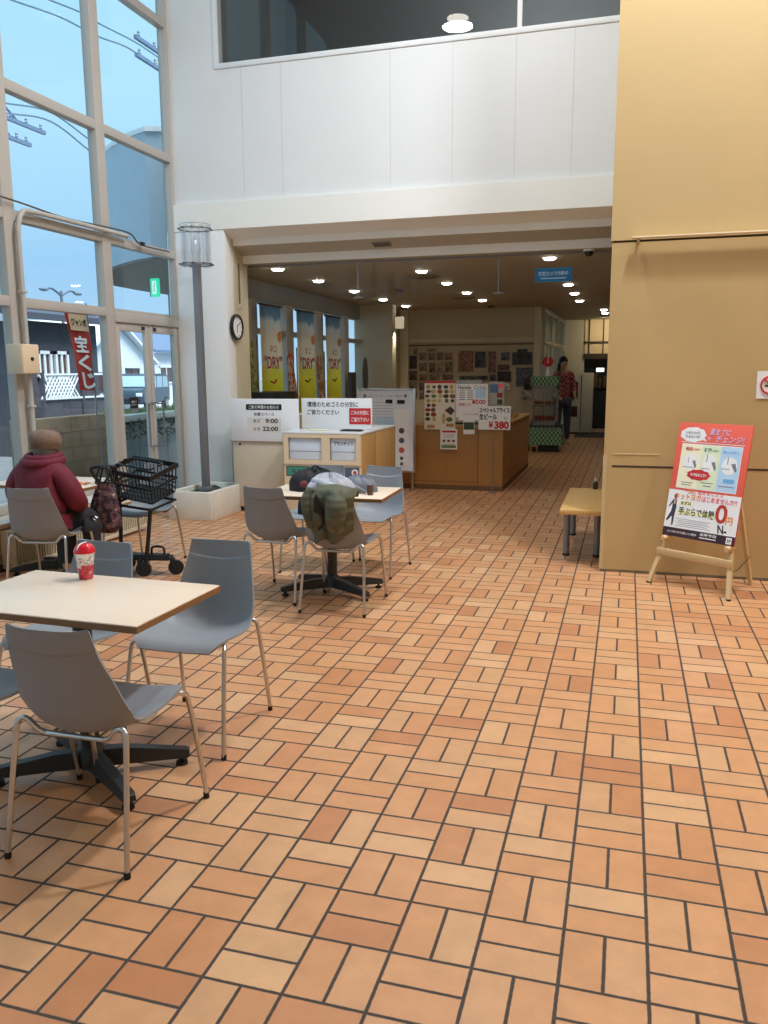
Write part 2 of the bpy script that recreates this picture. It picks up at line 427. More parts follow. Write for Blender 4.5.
nb = thing('door_notice', 'small black notice with a pale strip stuck to the glass of the double door', 'notice', (GX - 0.024, 7.20, 1.17))
MB().bx((0, -0.07, -0.055), (0.002, 0.07, 0.055), 0).build('notice_sheet', INK, nb)
MB().bx((0, -0.06, -0.105), (0.0015, 0.06, -0.058), 0).build('notice_strip', GREYINK, nb)
k = MB(); k.text('自動ドア', (0.002, 0, 0.01), 0.09, 0.022, (0, 1, 0), (0, 0, 1)); k.text('押してください', (0.002, 0, -0.02), 0.1, 0.016, (0, 1, 0), (0, 0, 1)); k.build('lettering', PAPER, nb)

# --- upper wall facing the hall, its window, the beam and the stepped soffit
UY = 8.13
b = MB(); b.bx((GX, UY, 3.19), (4.6, UY + 0.15, 4.5), 0)
b.bx((GX, UY, 4.5), (-4.13, UY + 0.15, 6.6), 0)
struct(b.build('wall_front', WHITEWALL))
b = MB()
for x in (-3.86, -3.43, -1.69, -1.10, -0.58, -2.3): b.bx((x - 0.002, UY - 0.0015, 3.22), (x + 0.002, UY, 4.49), 0)
struct(b.build('trim_26', mat('panel_joint_grey', S(196, 196, 194), 0.7)))
b = MB(); b.bx((-4.15, UY - 0.012, 4.485), (4.6, UY + 0.02, 4.535), 0, 0.003); b.bx((-4.15, UY - 0.012, 4.535), (-4.105, UY + 0.02, 6.6), 0)
for x in (-1.075, 2.0): b.bx((x - 0.022, UY - 0.008, 4.53), (x + 0.022, UY + 0.02, 6.6), 0)
struct(b.build('trim_27', PILLAR))
struct(MB().bx((-4.11, UY + 0.03, 4.53), (4.6, UY + 0.036, 6.6)).build('window_40', DARKGLASS))
b = MB(); b.bx((-4.6, UY + 3.0, 4.4), (4.6, UY + 3.1, 7.0)); b.bx((-4.6, UY + 0.15, 4.4), (4.6, UY + 3.1, 4.5)); b.bx((-4.6, UY + 0.05, 6.7), (4.6, UY + 3.1, 6.8)); b.bx((-4.75, UY + 0.02, 4.4), (-4.6, UY + 3.1, 7.0)); b.bx((4.6, UY + 0.02, 4.4), (4.7, UY + 3.1, 7.0))
struct(b.build('wall_upstairs', mat('dim_upstairs_room', S(150, 152, 152), 0.8)))
b = MB()
b.prism([(GX, 8.09, 3.2), (GX, 8.09, 2.93), (GX, 8.28, 2.855), (GX, 8.6, 2.855), (GX, 8.6, 3.2)], (9.2, 0, 0), 0)
struct(b.build('beam_front', BEAMWHITE))
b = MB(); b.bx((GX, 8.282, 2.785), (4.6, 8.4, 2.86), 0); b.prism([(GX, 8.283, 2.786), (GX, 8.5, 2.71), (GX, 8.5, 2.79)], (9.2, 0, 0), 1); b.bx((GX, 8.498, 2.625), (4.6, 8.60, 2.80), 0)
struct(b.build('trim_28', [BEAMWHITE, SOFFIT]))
k = thing('ceiling_plate', 'small grey louvred plate under the stepped soffit above the opening', 'plate', (-2.47, 8.39, 2.746), 0)
k.rotation_euler = (math.radians(-19.3), 0, 0)
MB().box((0, 0, -0.004), (0.20, 0.085, 0.01), 0, 0.003).build('plate_frame', mat('dull_grey_plate', S(140, 132, 116), 0.6), k)
b = MB()
for i in range(4): b.box((0, -0.03 + i * 0.02, -0.011), (0.17, 0.008, 0.006), 0)
b.build('louvre', mat('plate_louvre', S(110, 104, 92), 0.6), k)
# --- white pillar at the end of the window wall with a beige side, back-area walls and ceiling
sbox('pillar_front', (GX - 0.1, 8.10, 0.0), (-4.10, 8.28, 2.93), PILLAR, 0.004)
sbox('pillar_side', (-4.6, 8.28, 0.0), (-4.085, 8.60, 2.90), REVEAL)
b = MB(); b.bx((-4.5, 8.60, 0), (-4.30, 8.72, 2.62), 0); struct(b.build('wall_pilaster', mat('pale_jamb', S(222, 216, 190), 0.6)))
b = MB(); b.bx((-4.8, 8.50, 2.62), (6.0, 23.0, 2.75), 0); struct(b.build('ceiling_back', BACKCEIL))
b = MB(); b.bx((-4.8, -4.0, 6.6), (6.0, 8.25, 6.7), 0); struct(b.build('ceiling', HALLCEIL))
# rear stretch of the window wall
b = MB(); b.bx((-4.74, 8.60, 0), (-4.6, 14.25, 0.40), 0); b.bx((-4.74, 8.60, 2.36), (-4.6, 14.25, 2.62), 0); struct(b.build('wall_left_rear', mat('blue_grey_rear_wall', S(150, 152, 152), 0.6)))
rm = [(8.72, 9.05), (9.58, 9.86), (10.8, 11.05), (11.97, 12.25), (13.25, 13.48), (14.3, 14.5)]
for i, (a, c) in enumerate(rm): struct(MB().bx((-4.73, a, 0.4), (-4.56, c, 2.37), 0, 0.006).build('trim_%d' % (30 + i), MULL))
for i in range(5):
    a, c = rm[i][1], rm[i + 1][0]
    struct(MB().bx((-4.72, a, 1.955), (-4.575, c, 2.02), 0, 0.003).build('trim_%d' % (40 + i), MULL))
    struct(MB().bx((-4.66, a, 0.4), (-4.652, c, 1.955)).build('window_%d' % (50 + i), GLASS))
    struct(MB().bx((-4.66, a, 2.02), (-4.652, c, 2.36)).build('window_%d' % (60 + i), GLASS))
# short wall at the end of the rear windows, recess and poster wall
sbox('wall_rear_left', (-4.7, 14.2, 0), (-4.0, 14.45, 2.62), BACKWALL)
sbox('wall_recess', (-4.6, 14.45, 0), (-4.5, 15.9, 2.62), BACKWALL)
sbox('wall_rear', (-4.6, 15.8, 0), (-1.62, 15.95, 2.62), BACKWALL)
b = MB(); b.bx((-4.25, 15.77, 1.94), (-1.70, 15.8, 1.965), 0); struct(b.build('trim_50', mat('picture_rail', S(96, 84, 62), 0.6)))
b = MB(); b.bx((-4.25, 15.765, 2.0), (-1.70, 15.8, 2.07), 0); struct(b.build('trim_51', mat('pale_rail', S(206, 198, 172), 0.6)))
b = MB(); b.bx((-1.70, 15.74, 0), (-1.58, 15.96, 2.62), 0, 0.01); b.bx((-4.27, 15.70, 0), (-4.10, 15.8, 2.62), 0, 0.01); struct(b.build('trim_52', mat('pale_jamb_rear', S(214, 206, 178), 0.6)))
# glazed passage beyond the poster wall
pa, pb = Vector((-1.56, 15.97, 0)), Vector((-1.44, 20.2, 0)); pd = (pb - pa)
b = MB()
for t in (0.05, 0.30, 0.55, 0.8, 0.98):
    q = pa + pd * t; b.box((q.x, q.y, 1.31), (0.06, 0.08, 2.62), 0, 0.005)
ang = math.atan2(pd.y, pd.x)
for z in (0.06, 1.98, 2.58): b.box(((pa.x + pb.x) / 2, (pa.y + pb.y) / 2, z), (pd.length, 0.05, 0.08), 0, 0.004, rot=(0, 0, ang))
struct(b.build('window_frame_rear', mat('bright_aluminium_frame', S(206, 200, 184), 0.35, metal=0.3)))
struct(MB().box(((pa.x + pb.x) / 2, (pa.y + pb.y) / 2, 1.3), (pd.length, 0.008, 2.5), 0, rot=(0, 0, ang)).build('window_70', GLASS))
sbox('wall_passage', (-4.5, 20.2, 0), (-1.0, 20.35, 2.62), BACKWALL)
b = MB(); b.bx((-1.02, 20.2, 1.80), (2.5, 20.35, 2.62), 0); struct(b.build('wall_shopfront', mat('shopfront_cream_panel', S(232, 208, 160), 0.5)))
b = MB()
for x in (-0.92, -0.60, -0.2): b.bx((x, 20.17, 1.78), (x + 0.03, 20.2, 2.62), 0)
b.bx((-1.02, 20.16, 2.08), (2.5, 20.2, 2.12), 0); b.bx((-1.02, 20.15, 1.72), (2.5, 20.2, 1.84), 0)
struct(b.build('trim_53', mat('dark_shopfront_bar', S(60, 48, 36), 0.5)))
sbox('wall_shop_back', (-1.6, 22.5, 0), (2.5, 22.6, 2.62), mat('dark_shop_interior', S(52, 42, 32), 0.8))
b = MB(); b.bx((-1.1, 18.6, 0.0), (2.0, 20.2, 0.012), 0); struct(b.build('floor_mat', mat('dark_entrance_mat', S(58, 54, 50), 0.9, noise=0.1, nscale=80)))
sbox('wall_right_rear', (1.2, 8.2, 0), (1.35, 22.6, 2.62), BACKWALL)
# --- cream pier and wall on the right
RY = 6.12
b = MB(); b.bx((-0.142, RY, 0), (4.6, 8.2, 2.325), 1); b.bx((-0.15, RY - 0.004, 2.34), (4.6, 8.2, 6.6), 0); b.bx((-0.13, RY + 0.012, 2.32), (4.6, 8.15, 2.345), 2)
struct(b.build('wall_right', [CREAM, CREAM2, GROOVE]))
b = MB(); b.bx((-0.085, RY - 0.0015, 0.772), (4.6, RY + 0.001, 0.786), 0); struct(b.build('trim_54', GROOVE))
b = MB(); b.bx((-0.142, RY - 0.006, 0.0), (4.6, RY, 0.018), 0); struct(b.build('baseboard_right', mat('mottled_base', S(120, 104, 78), 0.8, noise=0.2, nscale=9)))  # thin mottled brown strip along the foot of the wall
b = MB(); b.bx((-0.146, RY - 0.004, 0.0), (-0.118, RY, 0.86), 0); struct(b.build('trim_55', mat('clear_corner_guard', S(206, 184, 140), 0.2)))
# room behind the camera
sbox('wall_right_side', (4.5, -4.0, 0), (4.65, 8.0, 6.6), CREAM)
sbox('wall_back', (-4.8, -4.1, 0), (4.65, -4.0, 6.6), WHITEWALL)
# ground outside
b = MB(); b.bx((-120, -60, -0.42), (-4.8, 160, -0.30), 0); struct(b.build('ground', mat('grey_asphalt', S(120, 124, 128), 0.9, noise=0.1, nscale=3)))

b = MB(); b.bx((-0.085, RY - 0.003, 0.866), (0.24, RY, 0.872), 0); struct(b.build('trim_56', mat('pale_scratched_strip', S(226, 206, 160), 0.4)))
# --- handrail, sign and fittings on the cream wall
t = thing('wall_rail', 'thin pale rail fixed high along the cream wall', 'rail', (0, RY, 2.352))
b = MB(); b.bx((-0.012, -0.075, -0.012), (4.4, -0.03, 0.0), 0, 0.003); b.build('rail_bar', mat('pale_rail_bar', S(228, 206, 168), 0.35), t)
for x in (0.03, 1.2, 2.4, 3.6): MB().box((x, -0.03, -0.02), (0.02, 0.06, 0.03), 0, 0.003).build('rail_bracket', CREAM2, t)
t = thing('no_smoking_sign', 'white no-smoking sign on the cream wall, cut by the frame edge', 'sign', (0.925, RY - 0.003, 1.356))
MB().bx((-0.085, -0.002, -0.092), (0.085, 0.0, 0.092), 0).build('sign_plate', PAPER, t)
b = MB(); 
ring = [(0.058 * math.cos(a), -0.0045, 0.058 * math.sin(a)) for a in [2 * PI * k / 40 for k in range(40)]]
b.tube(ring + [ring[0], ring[1]], 0.006, 6, 0, smooth=False, cap=False); b.tube([(-0.04, -0.0045, 0.04), (0.04, -0.0045, -0.04)], 0.005, 6, 0)
b.build('red_ring', RED, t)
b = MB(); b.bx((-0.035, -0.004, -0.012), (0.03, -0.0025, 0.0), 0); b.build('cigarette', INK, t)
# marks on the wall stay on it: small scuff plate line
# ================================================================== HALL FITTINGS
t = thing('wall_clock', 'round white wall clock with a black rim on the pillar side', 'clock', (-4.083, 8.262, 1.942), 0); t.rotation_euler = (0, PI / 2, 0)
b = MB(); b.lathe([(0.118, 0.0), (0.134, 0.0), (0.137, 0.02), (0.131, 0.034), (0.12, 0.036), (0.118, 0.022)], 40, 0, ring=True); b.build('clock_rim', BLACKPL, t)
b = MB(); b.lathe([(0.0005, 0.0), (0.122, 0.0), (0.122, 0.018), (0.0005, 0.018)], 40, 0); b.build('clock_face', PAPER, t)
MB().box((0.03, 0.0, 0.021), (0.07, 0.008, 0.002), 0).build('clock_hand', INK, t); MB().box((-0.03, 0.035, 0.023), (0.008, 0.09, 0.002), 0, rot=(0, 0, 0.5)).build('clock_hand', INK, t); b = MB()
for k in range(12):
    a = k * PI / 6; MB().box((0.1 * math.cos(a), 0.1 * math.sin(a), 0.0195), (0.018, 0.005, 0.002), 0, rot=(0, 0, a)).build('hour_mark', INK, t)
t = thing('wall_conduit', 'dark cable conduit running down the pillar side above the clock', 'conduit', (-4.085, 8.40, 0))
MB().tube([(0.012, -0.03, 2.62), (0.012, -0.03, 2.2), (0.012, -0.02, 2.16)], 0.009, 8, 0, smooth=False).build('conduit_tube', mat('brown_conduit', S(110, 96, 76), 0.6), t)
MB().box((0.012, -0.03, 2.17), (0.03, 0.03, 0.05), 0, 0.004).build('conduit_cap', REVEAL, t)
# switch box and its conduits on the mullion behind the seated person
t = thing('switch_box', 'cream steel switch box with a black keyhole on the window mullion', 'box', (-4.57, 5.55, 1.575))
MB().box((-0.03, 0, 0), (0.14, 0.2, 0.23), 0, 0.006).build('box_case', CABCREAM, t)
MB().box((0.043, 0, 0), (0.008, 0.19, 0.22), 0, 0.003).build('box_door', WASTECREAM, t)
MB().lathe([(0.0005, 0), (0.016, 0), (0.014, 0.01), (0.0005, 0.012)], 14, 0, (0.046, 0.01, 0.0), Euler((0, PI / 2, 0)).to_matrix()).build('lock', INK, t)
t = thing('mullion_conduit', 'grey cable pipe bending up the mullion through the switch box', 'pipe', (-4.62, 5.63, 0))
b = MB(); b.tube([(0, 0, 0.36), (0, 0, 1.46)], 0.02, 10, 0); b.tube([(0, 0, 1.69), (0, 0, 2.45), (0, 0.01, 2.6), (0.0, 0.06, 2.70), (0.0, 0.2, 2.735), (0.0, 1.1, 2.742), (0.0, 1.5, 2.742)], 0.02, 10, 0); b.build('pipe_run', MULL, t)
for z in (0.9, 1.2, 2.1): MB().box((0, 0, z), (0.05, 0.055, 0.02), 0, 0.004).build('pipe_clamp', MULL, t)
t = thing('transom_cable', 'thin dark cable lying along the window transom', 'cable', (-4.63, 0, 0))
b = MB(); b.tube([(0.0, 4.2, 2.80), (0.0, 5.5, 2.79), (0, 6.2, 2.76), (0, 6.9, 2.78), (0, 7.2, 2.775), (0, 7.38, 2.70), (0, 7.9, 2.70)], 0.008, 6, 0); b.build('cable_run', mat('dark_cable', S(90, 84, 78), 0.6), t)
MB().box((0, 7.40, 2.71), (0.03, 0.06, 0.035), 0, 0.004).build('cable_clip', BLACK, t)
# finned convector under the sill by the window table
t = thing('convector_heater', 'long cream finned convector heater standing under the window sill', 'heater', (-4.36, 5.85, 0))
b = MB(); b.bx((-0.07, -0.9, 0.04), (0.0, 0.9, 0.30), 0, 0.004); b.bx((-0.07, -0.9, 0.30), (0.055, 0.9, 0.315), 0, 0.003); b.bx((-0.07, -0.9, 0.02), (0.055, 0.9, 0.05), 0, 0.003); b.build('heater_case', CABCREAM, t)
b = MB()
for k in range(60): b.box((0.02, -0.88 + k * 0.0298, 0.175), (0.05, 0.012, 0.25), 0)
b.build('fins', mat('cream_fins', S(206, 196, 170), 0.5), t)
# square planter with lamp post
t = thing('square_planter', 'white concrete planter box with a dark green liner at the pillar foot', 'planter', (-4.16, 7.65, 0))
b = MB(); x0, x1, y0, y1, hh = -0.24, 0.24, -0.40, 0.40, 0.285; w = 0.05
b.bx((x0, y0, 0), (x1, y0 + w, hh), 0, 0.006); b.bx((x0, y1 - w, 0), (x1, y1, hh), 0, 0.006); b.bx((x0, y0 + w, 0), (x0 + w, y1 - w, hh), 0, 0.004); b.bx((x1 - w, y0 + w, 0), (x1, y1 - w, hh), 0, 0.004); b.bx((x0 + w, y0 + w, 0), (x1 - w, y1 - w, 0.03), 0)
b.build('planter_box', mat('white_concrete', S(222, 216, 204), 0.75, noise=0.05, nscale=8), t)
b = MB(); b.sheet(lambda u, v: (x0 + w + u * (x1 - x0 - 2 * w), y0 + w + v * (y1 - y0 - 2 * w), 0.235 + 0.02 * math.sin(9 * u + 3) * math.sin(11 * v)), 16, 24, 0.01, 0); b.build('liner', mat('dark_green_liner', S(36, 52, 46), 0.6, bump=0.4, bscale=60), t)
t = thing('lamp_post', 'tall grey lamp post topped with a ring of clear glass tubes', 'lamp', (-4.19, 7.66, 0.24))
b = MB(); b.box((0, 0, 1.15), (0.068, 0.068, 2.30), 0, 0.006); b.box((0, 0, 0.02), (0.11, 0.11, 0.05), 0, 0.005); b.build('post', STEELDK, t)
MB().lathe([(0.150, 0), (0.158, 0), (0.158, 0.012), (0.150, 0.012)], 36, 0, (0, 0, 2.62), ring=True).build('upper_ring', STEELDK, t)
b = MB(); b.lathe([(0.150, 0), (0.158, 0), (0.158, 0.014), (0.150, 0.014)], 36, 0, (0, 0, 2.28), ring=True); b.box((0, 0, 2.287), (0.31, 0.016, 0.01), 0); b.box((0, 0, 2.287), (0.016, 0.31, 0.01), 0); b.build('lower_ring', STEELDK, t)
for k in range(10):
    a = 2 * PI * k / 10
    tb = MB().tube([(0.128 * math.cos(a), 0.128 * math.sin(a), 2.26), (0.128 * math.cos(a), 0.128 * math.sin(a), 2.655)], 0.021, 12, 0).build('glass_tube', CLEAR, t)
    for z in (2.287, 2.625): MB().cyl((0.156 * math.cos(a), 0.156 * math.sin(a), z), (0.172 * math.cos(a), 0.172 * math.sin(a), z), 0.008, seg=8).build('bolt', BLACK, tb)
b = MB(); b.lathe([(0.03, 2.30), (0.034, 2.36), (0.05, 2.44), (0.03, 2.54), (0.004, 2.57)], 16, 0); b.build('bulb', CLEAR, t)
MB().lathe([(0.150, 2.66), (0.156, 2.66), (0.156, 2.668), (0.150, 2.668)], 36, 0, ring=True).build('top_ring', STEEL, t)

# upper-hall lamp (seen mirrored in the upper window) and the other high-bay lamps of the hall
def hall_lamp(x, y, label):
    t = thing('hall_lamp', label, 'lamp', (x, y, 6.6), 0, 'high lamps on the hall ceiling')
    MB().lathe([(0.20, -0.0), (0.20, -0.04), (0.17, -0.06), (0.0005, -0.05)], 32, 0).build('lamp_housing', HALLCEIL, t)
    MB().lathe([(0.0005, -0.062), (0.155, -0.062), (0.155, -0.07), (0.0005, -0.07)], 32, 0).build('lamp_diffuser', LAMPGLOW, t)
LAMPGLOW = mat('warm_lamp_glow', S(255, 244, 224), 0.5, emit=(1.0, 0.93, 0.82, 1), estr=14.0)
# ================================================================== CHAIRS
def spline(xs, ys, x):
    for i in range(len(xs) - 1):
        if x <= xs[i + 1] or i == len(xs) - 2:
            t = (x - xs[i]) / (xs[i + 1] - xs[i])
            p0 = ys[max(i - 1, 0)]; p1 = ys[i]; p2 = ys[i + 1]; p3 = ys[min(i + 2, len(ys) - 1)]
            return 0.5 * (2 * p1 + (p2 - p0) * t + (2 * p0 - 5 * p1 + 4 * p2 - p3) * t * t + (3 * p1 - p0 - 3 * p2 + p3) * t ** 3)
# profile of the one-piece shell: s, y, z, half width, curl of the edge
PR = [(0.00, -0.012, 0.750, 0.135, 0.008), (0.10, -0.004, 0.696, 0.143, 0.012), (0.20, 0.006, 0.636, 0.154, 0.022), (0.30, 0.017, 0.576, 0.166, 0.036), (0.40, 0.028, 0.510, 0.178, 0.050), (0.48, 0.042, 0.454, 0.184, 0.062),
      (0.55, 0.075, 0.410, 0.183, 0.062), (0.62, 0.120, 0.393, 0.187, 0.052), (0.70, 0.180, 0.392, 0.196, 0.042), (0.80, 0.260, 0.404, 0.202, 0.032), (0.90, 0.345, 0.422, 0.200, 0.022), (0.96, 0.408, 0.424, 0.184, 0.014), (1.00, 0.440, 0.402, 0.150, 0.006)]
PS = [p[0] for p in PR]
def shell(u, v):
    # rows bunched near the moulded ledge below the top of the back
    s = v
    y, z, w, c = (spline(PS, [p[k] for p in PR], s) for k in (1, 2, 3, 4))
    e = 1e-3
    ty = spline(PS, [p[1] for p in PR], min(1, s + e)) - spline(PS, [p[1] for p in PR], max(0, s - e)); tz = spline(PS, [p[2] for p in PR], min(1, s + e)) - spline(PS, [p[2] for p in PR], max(0, s - e))
    L = math.hypot(ty, tz) or 1; ny, nz = -tz / L, ty / L          # towards the sitter
    uu = 2 * u - 1
    if s < 0.02: w *= 1 - 0.05 * (1 - s / 0.02) ** 2
    k = abs(uu) ** 2.2 * c
    ledge = 0.0
    zr = 0.690 - 0.020 * (1 - uu * uu)
    if s < 0.3:
        t = max(0, min(1, (z - zr) / 0.006)); ledge = -0.009 * (t * t * (3 - 2 * t)) * max(0.0, 1 - abs(uu) ** 6)
    return (uu * w, y + ny * (k + ledge), z + nz * (k + ledge))
VROWS = [0, 0.006, 0.014, 0.03, 0.05, 0.07, 0.085] + [0.095 + 0.0045 * i for i in range(16)] + [0.18 + 0.0273 * i for i in range(1, 29)] + [0.965, 0.985, 1.0]
VROWS = [v for v in VROWS if v <= 1.0]; VROWS = sorted(set(VROWS))
def make_chair():
    t = thing('stacking_chair', 'x', 'chair', (0, 0, 0), 0, 'grey shell chairs of the eat-in area')
    n = len(VROWS) - 1
    b = MB(); b.sheet(lambda u, v: shell(u, VROWS[int(round(v * n))]), 22, n, 0.009, 0)
    b.build('seat_shell', GREY, t, sharp=50)
    for s in (-1, 1):
        b = MB(); b.tube([(s * 0.207, -0.005, 0.012), (s * 0.198, 0.028, 0.22), (s * 0.189, 0.058, 0.395), (s * 0.183, 0.064, 0.420), (s * 0.168, 0.067, 0.430), (s * 0.148, 0.069, 0.420), (s * 0.125, 0.074, 0.394), (s * 0.10, 0.08, 0.382)], 0.0088, 10, 0, n=4)
        l = b.build('leg', STEEL, t); MB().tube([(s * 0.207, -0.005, 0.0), (s * 0.206, -0.004, 0.02)], 0.0105, 10, 0).build('foot_cap', RUBBER, l)
        b = MB(); b.tube([(s * 0.215, 0.478, 0.012), (s * 0.208, 0.445, 0.22), (s * 0.200, 0.41, 0.385), (s * 0.196, 0.395, 0.412), (s * 0.182, 0.37, 0.420), (s * 0.15, 0.33, 0.402), (s * 0.10, 0.30, 0.388)], 0.0088, 10, 0, n=4)
        l = b.build('leg', STEEL, t); MB().tube([(s * 0.215, 0.478, 0.0), (s * 0.2145, 0.475, 0.02)], 0.0105, 10, 0).build('foot_cap', RUBBER, l)
    b = MB(); b.tube([(-0.105, 0.08, 0.382), (0.105, 0.08, 0.382)], 0.0088, 10, 0); b.tube([(-0.105, 0.30, 0.388), (0.105, 0.30, 0.388)], 0.0088, 10, 0)
    for x in (-0.08, 0.08): b.tube([(x, 0.08, 0.382), (x, 0.30, 0.388)], 0.007, 8, 0)
    b.build('seat_frame', STEEL, t)
    return t
CH = [(-1.555, 1.895, 0.02, 'grey shell chair seen from behind, its front legs tucked under the table with the cup'),
      (-2.09, 1.90, -0.03, 'grey shell chair at the cup table of which only the seat tip shows'),
      (-1.652, 3.12, PI + 0.03, 'grey shell chair facing us, pulled out from the table with the cup, wholly in view'),
      (-2.125, 2.965, PI - 0.03, 'grey shell chair directly behind the red-lidded cup'),
      (-2.17, 4.70, -0.10, 'grey shell chair with a bare back towards us, beside the chair with the olive jacket'),
      (-1.672, 4.55, 0.02, 'grey shell chair with the olive jacket hung over its back'),
      (-1.75, 5.965, PI - 0.06, 'grey shell chair facing us in front of the wooden side of the waste station'),
      (-2.20, 5.93, PI + 0.02, 'grey shell chair beyond the clothes pile with a navy bag on its seat'),
      (-3.60, 4.30, 0.20, 'grey shell chair the person in the red coat sits on'),
      (-3.54, 5.72, PI - 0.08, 'grey shell chair behind the black shopping cart by the window')]
chair0 = make_chair(); CHAIRS = []
for i, (x, y, rz, lab) in enumerate(CH):
    o = chair0 if i == 0 else copy_tree(chair0)
    o.location = (x, y, 0); o.rotation_euler = (0, 0, rz); o['label'] = lab; CHAIRS.append(o)

# ================================================================== TABLES
TZ = 0.685
def make_table():
    t = thing('pedestal_table', 'x', 'table', (0, 0, 0), 0, 'pale pedestal tables')
    b = MB(); b.bx((-0.415, -0.262, TZ - 0.026), (0.415, 0.262, TZ), 0, 0.003); top = b.build('table_top', TABLETOP, t)
    b = MB()
    b.bx((-0.4165, -0.2635, TZ - 0.025), (0.4165, -0.2615, TZ - 0.004)); b.bx((-0.4165, 0.2615, TZ - 0.025), (0.4165, 0.2635, TZ - 0.004)); b.bx((-0.4165, -0.262, TZ - 0.025), (-0.4145, 0.262, TZ - 0.004)); b.bx((0.4145, -0.262, TZ - 0.025), (0.4165, 0.262, TZ - 0.004))
    b.build('edge_band', TABLEEDGE, top)
    b = MB(); b.cyl((0, 0, 0.06), (0, 0, TZ - 0.03), 0.033, seg=20); b.lathe([(0.05, 0.045), (0.05, 0.10), (0.034, 0.12)], 20); b.box((0, 0, TZ - 0.033), (0.30, 0.20, 0.012), 0, 0.003); b.build('column', BLACK, t)
    for sx, sy in ((1, 1), (1, -1), (-1, 1), (-1, -1)):
        d = Vector((0.30 * sx, 0.185 * sy, 0)); L = d.length; d.normalize(); n = Vector((-d.y, d.x, 0))
        b = MB()
        prof = [(0.02, 0.035, 0.10, 0.026), (0.12, 0.036, 0.098, 0.026), (L * 0.75, 0.032, 0.075, 0.022), (L - 0.01, 0.03, 0.062, 0.022), (L, 0.034, 0.056, 0.018)]
        rings = []
        for q, zlo, zhi, hw in prof:
            p = d * q; rings.append([b.bm.verts.new(p + n * a * hw + Vector((0, 0, z))) for a, z in ((-1, zlo), (1, zlo), (0.8, zhi), (-0.8, zhi))])
        for i in range(len(rings) - 1):
            for k in range(4): b.bm.faces.new((rings[i][k], rings[i][(k + 1) % 4], rings[i + 1][(k + 1) % 4], rings[i + 1][k]))
        b.bm.faces.new(rings[0]); b.bm.faces.new(rings[-1])
        a = b.build('base_arm', BLACK, t); p = d * (L - 0.03)
        MB().lathe([(0.022, 0), (0.022, 0.012), (0.008, 0.014), (0.008, 0.036)], 14, 0, p).build('glide', RUBBER, a)
    return t
T1 = make_table(); T1.location = (-1.842, 2.418, 0); T1.rotation_euler.z = -0.03; T1['label'] = 'pale wood-topped pedestal table with a red-lidded cup standing on it'
T2 = copy_tree(T1); T2.location = (-1.85, 5.06, 0); T2.rotation_euler.z = 0.03; T2['label'] = 'pale wood-topped pedestal table in the middle, clothes piled on it'
T3 = copy_tree(T1); T3.location = (-3.975, 5.05, 0); T3.rotation_euler.z = 0.0; T3['label'] = 'pale wood-topped pedestal table by the window in front of the seated person'
# loose paper on the window table
t = thing('paper_sheet', 'white sheet of paper lying on the window table', 'paper', (-4.10, 5.08, TZ + 0.0005), 0.3); MB().box((0, 0, 0.0015), (0.21, 0.15, 0.002), 0).build('sheet', PAPER, t)
t = thing('snack_wrapper', 'small orange snack wrapper on the window table edge', 'wrapper', (-3.70, 4.95, TZ), 0.2)
MB().sheet(lambda u, v: ((u - 0.5) * 0.12, (v - 0.5) * 0.08, 0.008 + 0.006 * math.sin(14 * u) * math.cos(10 * v)), 14, 10, 0.002, 0).build('wrapper_foil', mat('orange_foil', S(222, 130, 80), 0.4), t)

# ================================================================== CUP
t = thing('drink_cup', 'plastic drink cup with a red domed lid on the near table', 'cup', (-1.965, 2.625, TZ))
def cup_material():
    m = bpy.data.materials.new('printed_cup'); m.use_nodes = True; nt = m.node_tree; bs = nt.nodes['Principled BSDF']; bs.inputs['Roughness'].default_value = 0.25
    tc = nt.nodes.new('ShaderNodeTexCoord'); sp = nt.nodes.new('ShaderNodeSeparateXYZ'); nt.links.new(tc.outputs['Object'], sp.inputs[0])
    nz = nt.nodes.new('ShaderNodeTexNoise'); nz.inputs['Scale'].default_value = 34; nz.inputs['Detail'].default_value = 2; nt.links.new(tc.outputs['Object'], nz.inputs['Vector'])
    mr = nt.nodes.new('ShaderNodeMapRange'); mr.inputs['From Max'].default_value = 0.105; mr.inputs['To Min'].default_value = 0.1; mr.inputs['To Max'].default_value = 0.75; nt.links.new(sp.outputs['Z'], mr.inputs['Value'])
    ad = nt.nodes.new('ShaderNodeMath'); ad.operation = 'MULTIPLY_ADD'; ad.inputs[1].default_value = 1.3; nt.links.new(nz.outputs['Fac'], ad.inputs[0]); 
    su = nt.nodes.new('ShaderNodeMath'); su.operation = 'SUBTRACT'; su.inputs[1].default_value = 0.65; nt.links.new(mr.outputs['Result'], su.inputs[0]); nt.links.new(su.outputs[0], ad.inputs[2])
    r = nt.nodes.new('ShaderNodeValToRGB'); r.color_ramp.interpolation = 'CONSTANT'; e = r.color_ramp.elements
    e[0].color = S(190, 44, 60); e[1].position = 0.75; e[1].color = S(236, 234, 232)
    for p, c in ((0.28, S(206, 70, 84)), (0.4, S(222, 206, 206)), (0.55, S(176, 170, 172)), (0.64, S(232, 228, 228))):
        q = e.new(p); q.color = c
    nt.links.new(ad.outputs[0], r.inputs['Fac']); nt.links.new(r.outputs['Color'], bs.inputs['Base Color']); return m
b = MB(); b.lathe([(0.024, 0.0), (0.026, 0.002), (0.0355, 0.098), (0.039, 0.1), (0.039, 0.104), (0.034, 0.104)], 32, 0); b.build('cup_body', cup_material(), t)
b = MB(); b.lathe([(0.0395, 0.102), (0.0405, 0.106), (0.039, 0.112), (0.034, 0.125), (0.024, 0.135), (0.012, 0.139), (0.0005, 0.14)], 32, 0); b.build('dome_lid', mat('red_lid', S(214, 30, 48), 0.15), t)
